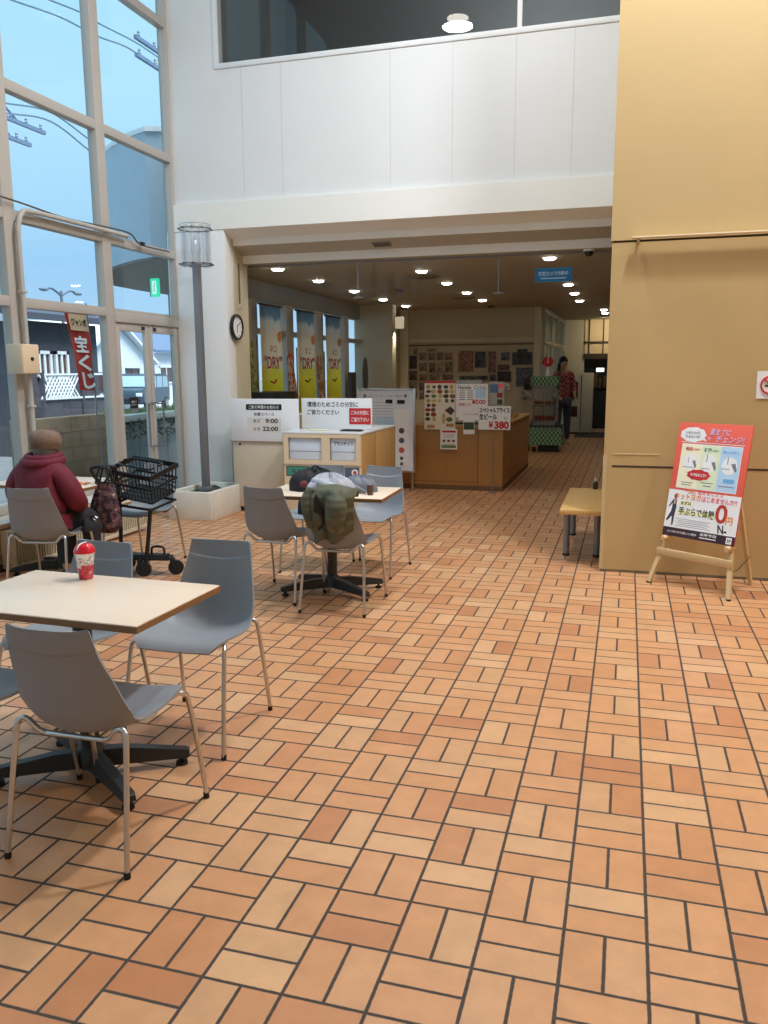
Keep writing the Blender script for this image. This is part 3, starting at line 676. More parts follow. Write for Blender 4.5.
b = MB(); b.tube([(-0.006, -0.036, 0.106), (-0.005, -0.030, 0.128), (0, -0.014, 0.1395), (0.008, 0.004, 0.142)], 0.003, 8, 0); b.build('spoon_straw', PAPER, t)

# ================================================================== PERSON
def skin_mesh(name, verts, edges, radii, root=0, sub=2):
    me = bpy.data.meshes.new(name + '_cage'); me.from_pydata([Vector(v) for v in verts], edges, [])
    ob = bpy.data.objects.new(name + '_cage', me); COL.objects.link(ob)
    md = ob.modifiers.new('skin', 'SKIN')
    sv = me.skin_vertices[0].data
    for i, r in enumerate(radii):
        sv[i].radius = (r, r) if not isinstance(r, tuple) else r
        sv[i].use_root = (i == root)
    md.use_smooth_shade = True; md.branch_smoothing = 0.6
    s = ob.modifiers.new('sub', 'SUBSURF'); s.levels = sub; s.render_levels = sub
    dg = bpy.context.evaluated_depsgraph_get()
    out = bpy.data.meshes.new_from_object(ob.evaluated_get(dg))
    bpy.data.objects.remove(ob); bpy.data.meshes.remove(me)
    for p in out.polygons: p.use_smooth = True
    return out
def mesh_obj(name, me, m, parent):
    me.name = name; me.materials.clear(); me.materials.append(m); o = bpy.data.objects.new(name, me); COL.objects.link(o); o.parent = parent; return o
SKIN = mat('skin', S(206, 160, 132), 0.55)
COAT = mat('dark_red_coat_cloth', S(106, 22, 42), 0.75, noise=0.12, nscale=14, bump=0.5, bscale=18)
man = thing('person', 'person in a dark red coat and brown knit hat sitting with their back to us', 'person', (-3.665, 4.49, 0), 0.03)
V = [(0, 0, 0.53), (0, 0.0, 0.66), (0, 0.02, 0.80), (0, 0.05, 0.875), (0, 0.075, 0.93), (0, 0.10, 0.98), (0, 0.105, 1.025)]
R_ = [(.13, .10), (.125, .095), (.135, .095), (.09, .075), (.05, .05), (.07, .078), (.058, .068)]
Ed = [(i, i + 1) for i in range(6)]
def addp(vs, rs, par):
    for v, r in zip(vs, rs):
        V.append(v); R_.append(r); Ed.append((par, len(V) - 1)); par = len(V) - 1
    return par
for s in (-1, 1):
    w = addp([(s * 0.14, 0.03, 0.84), (s * 0.225, 0.03, 0.66), (s * 0.15, 0.19, 0.60), (s * 0.10, 0.235, 0.595), (s * 0.075, 0.27, 0.592)], [.052, .042, .034, .026, (.034, .016)], 3)
    for k, (dx, L) in enumerate(((-0.026, .055), (-0.009, .064), (0.009, .060), (0.026, .048))):
        addp([(s * 0.07 + dx, 0.285, 0.596), (s * 0.07 + dx * 1.1, 0.285 + L * 0.55, 0.598), (s * 0.07 + dx * 1.1, 0.285 + L, 0.586)], [.0085, .008, .007], w)
    addp([(s * 0.045, 0.262, 0.592), (s * 0.034, 0.29, 0.590)], [.0095, .008], w - 1)
    addp([(s * 0.09, 0.06, 0.505), (s * 0.10, 0.37, 0.48), (s * 0.10, 0.38, 0.28), (s * 0.10, 0.36, 0.085), (s * 0.103, 0.42, 0.045), (s * 0.105, 0.49, 0.032)], [.085, .062, .05, .036, .036, .03], 0)
mesh_obj('body', skin_mesh('body', V, Ed, R_), SKIN, man)
# face on the far side of the head
b = MB(); b.ell((0, 0.181, 0.99), (0.012, 0.018, 0.02), 0, 12); b.ell((-0.072, 0.105, 0.99), (0.012, 0.018, 0.03), 0, 10); b.ell((0.072, 0.105, 0.99), (0.012, 0.018, 0.03), 0, 10); b.build('nose_and_ears', SKIN, man)
b = MB(); b.ell((-0.028, 0.168, 1.005), (0.011, 0.008, 0.007), 0, 10); b.ell((0.028, 0.168, 1.005), (0.011, 0.008, 0.007), 0, 10); b.build('eyes', INK, man)
b = MB(); b.ell((0, 0.167, 0.952), (0.022, 0.008, 0.005), 0, 10); b.build('mouth', mat('lips', S(170, 96, 90), 0.5), man)
# coat: puffy, hunched shoulders, thick sleeves bent to the table
V = [(0, -0.01, 0.50), (0, -0.02, 0.62), (0, -0.02, 0.73), (0, -0.01, 0.82), (0, 0.02, 0.88), (0, 0.055, 0.92)]; R_ = [(.20, .135), (.20, .14), (.19, .14), (.165, .125), (.12, .10), (.078, .08)]; Ed = [(i, i + 1) for i in range(5)]
for s in (-1, 1):
    addp([(s * 0.13, 0.015, 0.835), (s * 0.20, 0.02, 0.74), (s * 0.23, 0.035, 0.64), (s * 0.19, 0.14, 0.60), (s * 0.115, 0.225, 0.597)], [.085, .082, .078, .066, .046], 3)
coat = mesh_obj('coat', skin_mesh('coat', V, Ed, R_), COAT, man)
b = MB()
for j, (z, r, tr) in enumerate(((0.895, 0.112, 0.032), (0.925, 0.096, 0.026))):
    ring = [(r * 1.05 * math.cos(a), 0.045 + j * .008 + r * 0.95 * math.sin(a), z + 0.012 * math.sin(a)) for a in [2 * PI * k / 24 for k in range(26)]]
    b.tube(ring, tr, 10, 0, smooth=False, cap=False)
b.build('collar', COAT, coat)
b = MB(); b.sheet(lambda u, v: ((0.175 + 0.008 * v) * math.cos(PI * (0.9 + u * 1.2)) * 1.02, -0.0 + (0.14 + 0.01 * v) * math.sin(PI * (0.9 + u * 1.2)), 0.56 - 0.10 * v + 0.008 * math.sin(18 * u)), 30, 8, 0.012, 0); b.build('coat_hem', COAT, coat)
V = [(0, 0.02, 0.50)]; R_ = [(.15, .10)]; Ed = []
for s in (-1, 1):
    addp([(s * 0.09, 0.07, 0.51), (s * 0.10, 0.37, 0.485), (s * 0.102, 0.385, 0.28), (s * 0.102, 0.36, 0.11)], [.098, .076, .062, .055], 0)
mesh_obj('trousers', skin_mesh('trousers', V, Ed, R_), mat('dark_trousers', S(40, 40, 46), 0.8), man)
b = MB()
for s in (-1, 1):
    b.sheet(lambda u, v: (s * 0.103 + (0.05 - 0.012 * abs(2 * v - 1) ** 3) * math.cos(2 * PI * u) * (1 - abs(2 * v - 1) ** 5 * .8), 0.305 + 0.24 * v, 0.045 + (0.042 + 0.02 * (1 - v)) * math.sin(2 * PI * u) * (1 - abs(2 * v - 1) ** 5 * .8)), 16, 14, 0.0, 0)
b.build('shoes', BLACK, man)
HATM = mat('brown_knit', S(128, 106, 90), 0.9, noise=0.12, nscale=40, bump=0.6, bscale=90)
Mh = (Matrix.Translation((0, 0.085, 1.005)) @ Euler((math.radians(-6), 0, 0)).to_matrix().to_4x4())
b = MB(); b.lathe([(0.093, -0.012), (0.100, 0.0), (0.104, 0.02), (0.101, 0.044), (0.09, 0.066), (0.066, 0.082), (0.034, 0.09), (0.0005, 0.092)], 28, 0); 
for v in b.bm.verts: v.co = Mh @ Vector((v.co.x * 0.98, v.co.y * 1.0, v.co.z + 0.004 * math.sin(5 * math.atan2(v.co.y, v.co.x)) * (v.co.z > 0.02)))
hat = b.build('knit_hat', HATM, man)
b = MB(); b.lathe([(0.084, -0.04), (0.094, -0.036), (0.1, -0.008), (0.098, 0.004), (0.09, 0.0)], 28, 0)
for v in b.bm.verts: v.co = Mh @ Vector((v.co.x * 0.92, v.co.y, v.co.z))
b.build('hat_band', mat('dark_brown_knit', S(104, 84, 70), 0.9, bump=0.6, bscale=90), hat)
b = MB(); b.lathe([(0.070, -0.085), (0.082, -0.055), (0.088, -0.03), (0.08, -0.02)], 24, 0)
for v in b.bm.verts: v.co = Mh @ Vector((v.co.x * 0.92, v.co.y - 0.004, v.co.z))
b.build('hair', mat('grey_hair', S(120, 112, 106), 0.7, bump=0.4, bscale=120), man)

# ================================================================== SHOPPING CART, BASKETS, BAG
CART = mat('cart_black_steel', S(40, 42, 46), 0.4, metal=0.4)
cart = thing('shopping_cart', 'black shopping cart with caster wheels standing beside the window table', 'cart', (-3.30, 5.13, 0), 0.12)
b = MB()
b.tube([(-0.26, -0.02, 0.125), (0.14, 0.02, 0.125)], 0.014, 8); b.tube([(-0.26, 0.16, 0.125), (0.14, 0.10, 0.125)], 0.014, 8); b.tube([(-0.26, -0.02, 0.125), (-0.26, 0.16, 0.125)], 0.014, 8); b.tube([(0.14, 0.02, 0.125), (0.14, 0.10, 0.125)], 0.014, 8)
b.box((-0.06, 0.06, 0.13), (0.36, 0.10, 0.035), 0, 0.006); b.tube([(0.0, 0.06, 0.14), (0.01, 0.06, 0.20), (0.09, 0.06, 0.20), (0.10, 0.06, 0.14)], 0.009, 8)
b.build('base_frame', CART, cart)
b = MB(); b.tube([(-0.02, -0.02, 0.05), (0.03, -0.04, 0.30), (0.075, -0.08, 0.51)], 0.015, 10); b.build('front_post', CART, cart)
b = MB(); b.tube([(-0.24, 0.06, 0.13), (-0.25, 0.1, 0.5), (-0.28, 0.12, 0.70), (-0.32, 0.12, 0.78)], 0.015, 10); b.build('rear_post', CART, cart)
b = MB(); b.tube([(-0.29, -0.06, 0.66), (-0.35, -0.09, 0.77), (-0.335, -0.09, 0.80), (-0.24, -0.06, 0.805), (-0.20, -0.03, 0.79), (-0.20, -0.02, 0.70)], 0.014, 10); b.tube([(-0.29, -0.06, 0.66), (-0.25, -0.03, 0.74), (-0.21, -0.02, 0.79)], 0.010, 8); b.tube([(-0.29, -0.06, 0.66), (-0.20, -0.02, 0.69)], 0.010, 8); b.tube([(-0.29, -0.06, .66), (-.28, .12, .70)], .010, 8); b.build('push_handle', BLACKPL, cart)
b = MB(); b.tube([(0.08, -0.08, 0.50), (-0.26, 0.02, 0.52), (-0.18, 0.26, 0.56), (0.16, 0.16, 0.54), (0.08, -0.08, 0.50)], 0.010, 8, 0, smooth=False); b.build('basket_carrier', CART, cart)
def caster(x, y):
    w = MB(); w.lathe([(0.02, -0.014), (0.052, -0.014), (0.056, -0.008), (0.056, 0.008), (0.052, 0.014), (0.02, 0.014)], 24, 0, (x + 0.025, y, 0.056), Euler((PI / 2, 0, 0.3)).to_matrix())
    o = w.build('caster_wheel', RUBBER, cart)
    f = MB(); f.box((x, y, 0.10), (0.03, 0.045, 0.05), 0, 0.005); f.tube([(x, y - 0.02, 0.11), (x + 0.025, y - 0.022, 0.056)], 0.006, 6); f.tube([(x, y + 0.02, 0.11), (x + 0.025, y + 0.022, 0.056)], 0.006, 6)
    f.build('caster_fork', CART, o)
for p in ((0.16, 0.06), (-0.27, -0.03), (-0.27, 0.17), (-0.05, -0.03)): caster(*p)
# basket: local x along the long side, y along the short side, z up; rim at z = 0
BW, BD, BH = 0.39, 0.29, 0.235
def basket_parts(root):
    tp = 0.86
    def pt(x, y, z): k = 1 - (1 - tp) * (-z / BH); return (x * BW / 2 * k, y * BD / 2 * k, z)
    b = MB()
    for sx, sy, ax in ((0, -1, 0), (0, 1, 0), (-1, 0, 1), (1, 0, 1)):
        W = BW if ax == 0 else BD; n = 11 if ax == 0 else 8
        for i in range(n + 1):
            q = -1 + 2 * i / n
            for z0, z1 in ((-BH + 0.012, -0.118), (-0.112, -0.03)):
                p0 = pt(q, sy, z0) if ax == 0 else pt(sx, q, z0); p1 = pt(q, sy, z1) if ax == 0 else pt(sx, q, z1)
                b.tube([p0, p1], 0.0036, 5, 0)
        for z in [-BH + 0.012, -BH + 0.05, -BH + 0.085, -0.118, -0.112]:
            p0 = pt(-1, sy, z) if ax == 0 else pt(sx, -1, z); p1 = pt(1, sy, z) if ax == 0 else pt(sx, 1, z)
            b.tube([p0, p1], 0.004, 5, 0)
    b.build('basket_lattice', BLACKPL, root)
    b = MB()
    for z, k, h in ((-0.02, 1.03, 0.036), (-0.115, 0.955, 0.018)):
        for s in (-1, 1):
            b.box((0, s * BD / 2 * k, z), (BW * k + 0.014, 0.012, h), 0, 0.003); b.box((s * BW / 2 * k, 0, z), (0.012, BD * k + 0.014, h), 0, 0.003)
    b.build('rim', BLACKPL, root)
    b = MB(); b.box((0, 0, -BH + 0.006), (BW * tp, BD * tp, 0.010), 0, 0.003)
    for i in range(4): b.box((-0.12 + i * 0.08, 0, -BH - 0.002), (0.012, BD * tp * 0.9, 0.01), 0)
    b.build('basket_floor', BLACKPL, root)
    for s in (-1, 1):
        b = MB(); b.tube([(-BW / 2 * 0.7, s * 0.02, 0.008), (-BW / 2 * 0.66, s * 0.07, 0.012), (0.0, s * 0.075, 0.014), (BW / 2 * 0.66, s * 0.07, 0.012), (BW / 2 * 0.98, s * 0.02, 0.006)], 0.008, 8, 0); b.build('carry_handle', BLACKPL, root)
b1 = thing('shopping_basket', 'black plastic shopping basket with folded handles sitting on the shopping cart', 'basket', (0, 0, 0), 0)
basket_parts(b1)
a_ = Vector((-0.98, 0.164, 0.10)).normalized(); bq = Vector((0.164, 0.98, 0.24)); n_ = a_.cross(bq).normalized() * -1; 
n_ = n_ if n_.z > 0 else -n_
bq = n_.cross(a_)
Rm = Matrix((a_, bq, n_)).transposed()
c0 = Vector((-3.36, 5.205, 0.80))
b1.location = c0; b1.rotation_euler = Rm.to_euler()
def floral():
    m = bpy.data.materials.new('dark_floral_cloth'); m.use_nodes = True; nt = m.node_tree; bs = nt.nodes['Principled BSDF']; bs.inputs['Roughness'].default_value = 0.8
    tc = nt.nodes.new('ShaderNodeTexCoord'); nz = nt.nodes.new('ShaderNodeTexNoise'); nz.inputs['Scale'].default_value = 30; nz.inputs['Detail'].default_value = 3; nt.links.new(tc.outputs['Object'], nz.inputs['Vector'])
    r = nt.nodes.new('ShaderNodeValToRGB'); r.color_ramp.interpolation = 'EASE'; e = r.color_ramp.elements; e[0].position = 0.3; e[0].color = S(30, 24, 40); e[1].position = 0.72; e[1].color = S(206, 184, 160)
    for p, c in ((0.42, S(46, 34, 46)), (0.5, S(96, 52, 66)), (0.57, S(120, 92, 88)), (0.62, S(50, 40, 50))): q = e.new(p); q.color = c
    nt.links.new(nz.outputs['Fac'], r.inputs['Fac']); nt.links.new(r.outputs['Color'], bs.inputs['Base Color']); return m
t = thing('floral_bag', 'dark floral cloth bag hanging from the shopping cart handle', 'bag', (-3.525, 4.98, 0.0), 0.15)
def bagf(u, v):
    a = 2 * PI * u; z = 0.70 - 0.36 * v; k = 0.55 + 0.45 * min(1, v * 2.2) if v < 0.9 else 1 - (v - 0.9) * 4; k = max(k, 0.3)
    r1 = 0.105 * k * (1 + 0.07 * math.sin(3 * a + 9 * v)); r2 = 0.062 * k * (1 + 0.1 * math.sin(4 * a + 5 * v))
    return (r1 * math.cos(a), r2 * math.sin(a), z)
MB().sheet(bagf, 28, 22, 0.0, 0).build('bag_body', floral(), t)
for s in (-1, 1): MB().tube([(-0.05, s * 0.03, 0.695), (-0.02, s * 0.03, 0.79), (0.03, s * 0.02, 0.80), (0.05, s * 0.03, 0.695)], 0.008, 6, 0).build('bag_strap', BLACKPL, t)
t = thing('black_pouch', 'small black bag with a white tag beside the seated person', 'bag', (-3.425, 4.66, 0.425), 0.4)
def lump(rx, ry, h, amp=0.12, seed=0, fl=0.0):
    def f(u, v):
        a = 2 * PI * u; r = math.sin(v * PI / 2) ** 0.8
        k = 1 + amp * math.sin(3 * a + seed) * r + amp * 0.7 * math.sin(5 * a + 2 * seed + 4 * v)
        return (rx * r * k * math.cos(a), ry * r * k * math.sin(a), h * math.cos(v * PI / 2) ** 0.7 * (1 + amp * math.sin(7 * a * (r > 0.1) + seed)) + 0.006 * math.sin(19 * a + 11 * v) * r * (1 - v) + 0.001)
    return f
MB().sheet(lump(0.06, 0.08, 0.08, 0.15, 1), 24, 12, 0.0, 0).build('pouch_body', mat('black_cloth', S(30, 30, 34), 0.8), t)
MB().box((0.03, 0.01, 0.075), (0.02, 0.05, 0.004), 0, 0.001, rot=(0.3, 0.5, 0)).build('tag', PAPER, t)

# ================================================================== CLOTHES ON THE MIDDLE TABLE
OLIVE = mat('olive_quilted_cloth', S(84, 86, 66), 0.7, noise=0.1, nscale=18, bump=0.5, bscale=30)
_nt = OLIVE.node_tree; _w = _nt.nodes.new('ShaderNodeTexWave'); _w.bands_direction = 'Z'; _w.inputs['Scale'].default_value = 7.5; _w.inputs['Distortion'].default_value = 1.6
_tc = _nt.nodes.new('ShaderNodeTexCoord'); _nt.links.new(_tc.outputs['Object'], _w.inputs['Vector']); _b2 = _nt.nodes.new('ShaderNodeBump'); _b2.inputs['Strength'].default_value = 0.22; _b2.inputs['Distance'].default_value = 0.012
_nt.links.new(_w.outputs['Fac'], _b2.inputs['Height']); _old = _nt.nodes['Principled BSDF'].inputs['Normal'].links[0].from_socket; _nt.links.new(_old, _b2.inputs['Normal']); _nt.links.new(_b2.outputs['Normal'], _nt.nodes['Principled BSDF'].inputs['Normal'])   # quilted bands
t = thing('olive_jacket', 'olive green jacket draped over the back of a grey chair', 'jacket', (-1.672, 4.55, 0), 0.02)
PJ = [(0.0, 0.13, 0.705), (0.14, 0.07, 0.772), (0.24, 0.01, 0.788), (0.34, -0.05, 0.765), (0.5, -0.058, 0.68), (0.7, -0.05, 0.60), (0.85, -0.035, 0.53), (1.0, -0.022, 0.465)]
def jack(u, v):
    s = [p[0] for p in PJ]; y = spline(s, [p[1] for p in PJ], v); z = spline(s, [p[2] for p in PJ], v); uu = 2 * u - 1
    w = 0.118 + 0.032 * math.sin(min(1, v * 1.6) * PI / 2) - 0.09 * max(0, v - 0.55)
    dr = max(0, v - 0.3)
    y += 0.018 * math.sin(8 * uu + 2.0) * min(1, dr * 2.5) - 0.02 * dr * math.cos(3 * uu) + 0.006 * math.sin(26 * v + 2 * uu)
    z -= 0.05 * uu * uu * (1 - dr) * min(1, v * 3); z += 0.07 * dr * max(0, uu) * 1.0 - 0.03 * dr * math.sin(5 * uu)
    if abs(uu) > 0.78: y += (abs(uu) - 0.78) * 0.28
    return (uu * w + 0.01 * math.sin(9 * v), y, z)
body = MB().sheet(jack, 40, 44, 0.014, 0).build('jacket_body', OLIVE, t)
b = MB(); b.tube([(-0.10, -0.03, 0.775), (-0.128, -0.055, 0.71), (-0.115, -0.065, 0.62), (-0.10, -0.05, 0.55)], [0.03, 0.034, 0.03, 0.022], 16, 0); b.build('sleeve', OLIVE, t)
b = MB(); b.tube([(0.045, -0.055, 0.765), (0.068, -0.09, 0.69), (0.06, -0.09, 0.61), (0.035, -0.07, 0.545)], [0.05, 0.066, 0.06, 0.035], 18, 0); b.build('sleeve', OLIVE, t)
for zz in (0.72, 0.66, 0.60): pass
b = MB(); b.sheet(lambda u, v: (-0.055 + 0.034 * math.cos(2 * PI * u) * math.sin(PI * v) ** .7 + 0.012 * v, -0.086 + 0.035 * v + 0.012 * math.sin(2 * PI * u), 0.755 - 0.24 * v), 16, 12, 0.0, 0); b.build('shaded_opening', mat('opening_shade', S(34, 34, 32), 0.8), t)  # dark sheet painted as the shade inside the jacket opening
t = thing('pale_grey_garment', 'pale grey garment bunched on the middle table above the olive jacket', 'clothing', (-1.79, 4.87, TZ), 0.1)
MB().sheet(lump(0.145, 0.12, 0.13, 0.13, 2), 36, 16, 0.0, 0).build('bunched_cloth', mat('pale_grey_cloth', S(176, 178, 186), 0.8, bump=0.5, bscale=20), t)
MB().tube([(-0.09, -0.03, 0.09), (-0.02, -0.09, 0.085), (0.07, -0.105, 0.05), (0.13, -0.08, 0.02)], [0.03, 0.034, 0.03, 0.02], 12).build('sleeve', bpy.data.materials['pale_grey_cloth'], t)
t = thing('black_backpack', 'black bag with a red patch lying on the middle table', 'bag', (-1.97, 5.08, TZ), 0.4)
MB().sheet(lump(0.15, 0.10, 0.135, 0.12, 4), 32, 16, 0.0, 0).build('bag_body', mat('black_bag_cloth', S(34, 32, 36), 0.75, bump=0.5, bscale=25), t)
MB().ell((-0.07, -0.075, 0.05), (0.035, 0.02, 0.025), 0, 12).build('patch', mat('dull_red_cloth', S(110, 50, 52), 0.8), t)
MB().tube([(-0.03, -0.03, 0.125), (0.0, -0.02, 0.165), (0.05, 0.0, 0.13)], 0.008, 8, 0).build('bag_handle', BLACK, t)
t = thing('grey_scarf', 'dark grey cloth folded behind the pale garment on the middle table', 'clothing', (-1.66, 5.10, TZ), -0.4)
MB().sheet(lump(0.12, 0.08, 0.10, 0.10, 6), 30, 14, 0.0, 0).build('folded_cloth', mat('mid_grey_cloth', S(118, 122, 132), 0.8, bump=0.5, bscale=20), t)
MB().tube([(-0.02, -0.06, 0.06), (0.05, -0.085, 0.03), (0.11, -0.07, 0.012)], [0.02, 0.018, 0.012], 10).build('loose_end', bpy.data.materials['mid_grey_cloth'], t)
t = thing('drink_can', 'small dark brown can standing at the end of the clothes pile', 'can', (-1.545, 4.95, TZ))
MB().lathe([(0.018, 0), (0.02, 0.004), (0.02, 0.06), (0.016, 0.066)], 18, 0).build('can_body', mat('brown_can', S(90, 66, 54), 0.35), t); MB().lathe([(0.0005, 0.064), (0.016, 0.066), (0.016, 0.068), (0.0005, 0.067)], 18, 0).build('can_lid', STEEL, t)
t = thing('navy_bag', 'dark navy bag on a chair seat beyond the table with the clothes', 'bag', (-2.17, 5.62, 0.425), 0.2)
MB().sheet(lump(0.13, 0.10, 0.20, 0.08, 3), 30, 14, 0.0, 0).build('bag_body', mat('navy_cloth', S(26, 28, 42), 0.75, bump=0.4, bscale=22), t)
MB().tube([(-0.05, 0, 0.19), (-0.02, 0, 0.24), (0.04, 0, 0.24), (0.06, 0, 0.19)], 0.008, 8, 0).build('bag_handle', BLACK, t)
# ================================================================== WASTE STATION AND CABINET
t = thing('cream_cabinet', 'plain cream cabinet with a dark knob hole beside the white pillar', 'cabinet', (-3.63, 7.89, 0))
b = MB(); b.bx((-0.35, 0, 0.05), (0.34, 0.55, 1.02), 0, 0.004); b.build('cabinet_body', CABCREAM, t)
MB().bx((-0.33, 0.02, 0), (0.32, 0.53, 0.05), 0).build('plinth', DARKBASE, t)
MB().lathe([(0.0005, 0), (0.012, 0), (0.012, 0.004), (0.0005, 0.004)], 14, 0, (-0.265, -0.001, 0.715), Euler((PI / 2, 0, 0)).to_matrix()).build('knob_hole', INK, t)
MB().bx((0.335, -0.0015, 0.08), (0.339, 0, 0.98)).build('panel_joint', GROOVE, t)
t = thing('hours_sign', 'white sign board with opening hours 9:00 and 22:00 on the cream cabinet', 'sign', (-3.60, 7.872, 0.97))
b = MB(); b.bx((-0.385, -0.006, -0.22), (0.385, 0.008, 0.22), 0, 0.006); b.build('sign_plate', BOARDWHITE, t)
b = MB(); fy = -0.0065; b.card((0.0, fy, 0.135), 0.40, 0.06, m=0, lift=0.0006)
b.text('休憩スペース', (0.0, fy, 0.062), 0.23, 0.038, m=0, bold=0.012)
b.text('あさ', (-0.085, fy, -0.008), 0.075, 0.036, m=0, bold=0.012); b.text('9:00', (0.085, fy, -0.008), 0.14, 0.046, m=0, bold=0.03)
b.text('よる', (-0.085, fy, -0.088), 0.075, 0.036, m=0, bold=0.012); b.text('22:00', (0.068, fy, -0.088), 0.175, 0.046, m=0, bold=0.03); b.build('lettering', INK, t)
b = MB(); b.text('ご飲食時間のお知らせ', (0.0, fy - 0.001, 0.135), 0.34, 0.036, bold=0.01); b.build('bar_lettering', PAPER, t)
b = MB(); b.card((0.0, fy, -0.05), 0.38, 0.15, lift=0.0002); b.build('pale_panel', mat('warm_grey_panel', S(222, 218, 214), 0.6), t)

t = thing('waste_station', 'cream waste station with two flap openings and wooden sides', 'bin', (-2.864, 7.595, 0))
W = 0.405
b = MB()
# front with two flap openings
b.bx((-W, 0, 0.06), (W, 0.03, 0.555), 0, 0.002)
b.bx((-W, -0.012, 0.556), (-W + 0.05, 0.03, 0.8545), 0); b.bx((W - 0.05, -0.012, 0.556), (W, 0.03, 0.8545), 0); b.bx((0.0, -0.012, 0.556), (0.085, 0.03, 0.8545), 0)
b.bx((-W + 0.001, -0.0105, 0.82), (W - 0.001, 0.029, 0.854), 0); b.bx((-W + 0.001, -0.0105, 0.557), (W - 0.001, 0.029, 0.60), 0)
b.build('front_panel', WASTECREAM, t)
b = MB(); b.bx((W, 0.0, 0.0), (W + 0.012, 0.46, 0.855), 0, 0.002); b.bx((W, 0.464, 0.0), (W + 0.012, 1.20, 0.855), 0, 0.002); b.bx((-W - 0.012, 0, 0), (-W, 1.2, 0.855), 0, 0.002); b.bx((-W, 1.18, 0), (W, 1.2, 0.85), 0); b.build('side_panel', WASTEWOOD, t)
MB().bx((-W - 0.015, -0.012, 0.855), (W + 0.015, 1.205, 0.875), 0, 0.004).build('top_slab', mat('grey_white_laminate', S(214, 214, 214), 0.4), t)
MB().bx((-W + 0.03, 0.03, 0), (W - 0.03, 1.15, 0.06)).build('plinth', DARKBASE, t)
for x0, x1, txt in ((-W + 0.05, 0.0, ''), (0.085, W - 0.05, 'プラスチック')):
    f = MB().bx((x0 + 0.006, 0.012, 0.604), (x1 - 0.006, 0.022, 0.816), 0, 0.002).build('flap_door', FROST, t)
    k = MB(); k.bx((x0, 0.022, 0.60), (x1, 0.028, 0.82)); k.bx((x0 + 0.006, 0.0105, 0.682), (x1 - 0.006, 0.0125, 0.687)); k.bx((x0, 0.0, 0.60), (x0 + 0.006, 0.014, 0.82)); k.build('flap_gap', STEELDK, f)
    if txt:
        k = MB(); k.text(txt, ((x0 + x1) / 2 - 0.0, 0.0115, 0.765), 0.20, 0.042, bold=0.02); k.build('lettering', INK, f)
g = MB().bx((-W + 0.02, -0.004, 0.435), (-0.0, 0.001, 0.535), 0).build('bin_label', mat('dark_label_border', S(40, 56, 56), 0.6), t); g['label'] = 'green label'
k = MB(); k.bx((-W + 0.028, -0.0055, 0.443), (-0.008, -0.004, 0.527)); k.build('label_field', GREENSIGN, g)
k = MB(); k.text('もえるゴミ', (-0.20, -0.0058, 0.486), 0.24, 0.045, bold=0.02); k.build('lettering', INK, g)
g = MB().bx((0.09, -0.004, 0.435), (W - 0.02, 0.001, 0.535), 0).build('bin_label', SLATEBLUE, t); g['label'] = 'slate blue label with a round mark'
k = MB(); k.disc((W - 0.065, -0.004, 0.485), 0.034, 0.034, lift=0.001); k.build('round_mark', PAPER, g)
k = MB(); k.disc((W - 0.065, -0.005, 0.485), 0.018, 0.018, lift=0.001); k.build('ring_mark', RED, g)
t = thing('sorting_sign', 'white sign board asking to sort waste, standing on the waste station', 'sign', (-2.87, 8.055, 0.877))
b = MB(); b.bx((-0.385, -0.006, 0.0), (0.385, 0.008, 0.315), 0, 0.004); b.build('sign_plate', BOARDWHITE, t)
b = MB(); b.text('環境のためゴミの分別に', (-0.32, fy, 0.252), 0.56, 0.058, bold=0.018, align='L'); b.text('ご協力ください', (-0.32, fy, 0.172), 0.35, 0.054, bold=0.018, align='L'); b.build('lettering', INK, t)
b = MB(); b.bx((0.14, -0.009, 0.05), (0.372, -0.006, 0.215), 0); r = b.build('red_notice', RED, t)
b = MB(); b.text('ごみの分別に', (0.256, -0.0095, 0.17), 0.19, 0.045, bold=0.015); b.text('ご協力下さい', (0.256, -0.0095, 0.10), 0.19, 0.045, bold=0.015); b.build('lettering', PAPER, r)
t = thing('sponge_tray', 'pale yellow folded cloth lying on the waste station top', 'cloth', (-2.98, 7.80, 0.876)); MB().box((0, 0, 0.008), (0.2, 0.05, 0.016), 0, 0.004).build('cloth_fold', YELLOWLT, t)
t = thing('dark_tongs_tray', 'flat dark tray on the waste station top, before the red notice', 'tray', (-2.62, 7.80, 0.876)); b = MB(); b.box((0, 0, 0.006), (0.22, 0.09, 0.012), 0, 0.004); b.box((0.0, 0, 0.014), (0.19, 0.02, 0.01), 0, 0.003); b.build('tray_body', BLACKPL, t)

# ------------------------------------------------------------------ white board on feet
t = thing('notice_board', 'white notice board on a grey stand between waste station and counter', 'board', (-2.845, 9.80, 0))
b = MB(); b.bx((-0.355, -0.005, 0.25), (0.355, 0.012, 1.23), 0); b.build('board_panel', mat('cool_white_board', S(226, 230, 240), 0.4), t)
b = MB()
for a, c in (((-0.375, -0.012, 0.225), (-0.35, 0.02, 1.255)), ((0.35, -0.012, 0.225), (0.375, 0.02, 1.255)), ((-0.35, -0.012, 1.228), (0.35, 0.02, 1.255)), ((-0.35, -0.012, 0.225), (0.35, 0.02, 0.252))): b.bx(a, c, 0, 0.004)
b.build('board_frame', STEEL, t)
for s in (-1, 1):
    b = MB(); b.bx((s * 0.335 - 0.012, 0.0, 0.02), (s * 0.335 + 0.012, 0.02, 0.24), 0, 0.003); b.bx((s * 0.335 - 0.015, -0.12, 0.0), (s * 0.335 + 0.015, 0.16, 0.025), 0, 0.004); b.build('board_leg', STEEL, t)
b = MB(); fy2 = -0.0055
b.text('フードコートのご案内', (0.0, fy2, 1.16), 0.42, 0.03); b.disc((-0.27, fy2, 1.165), 0.02, 0.022); b.disc((0.25, fy2, 1.165), 0.02, 0.022)
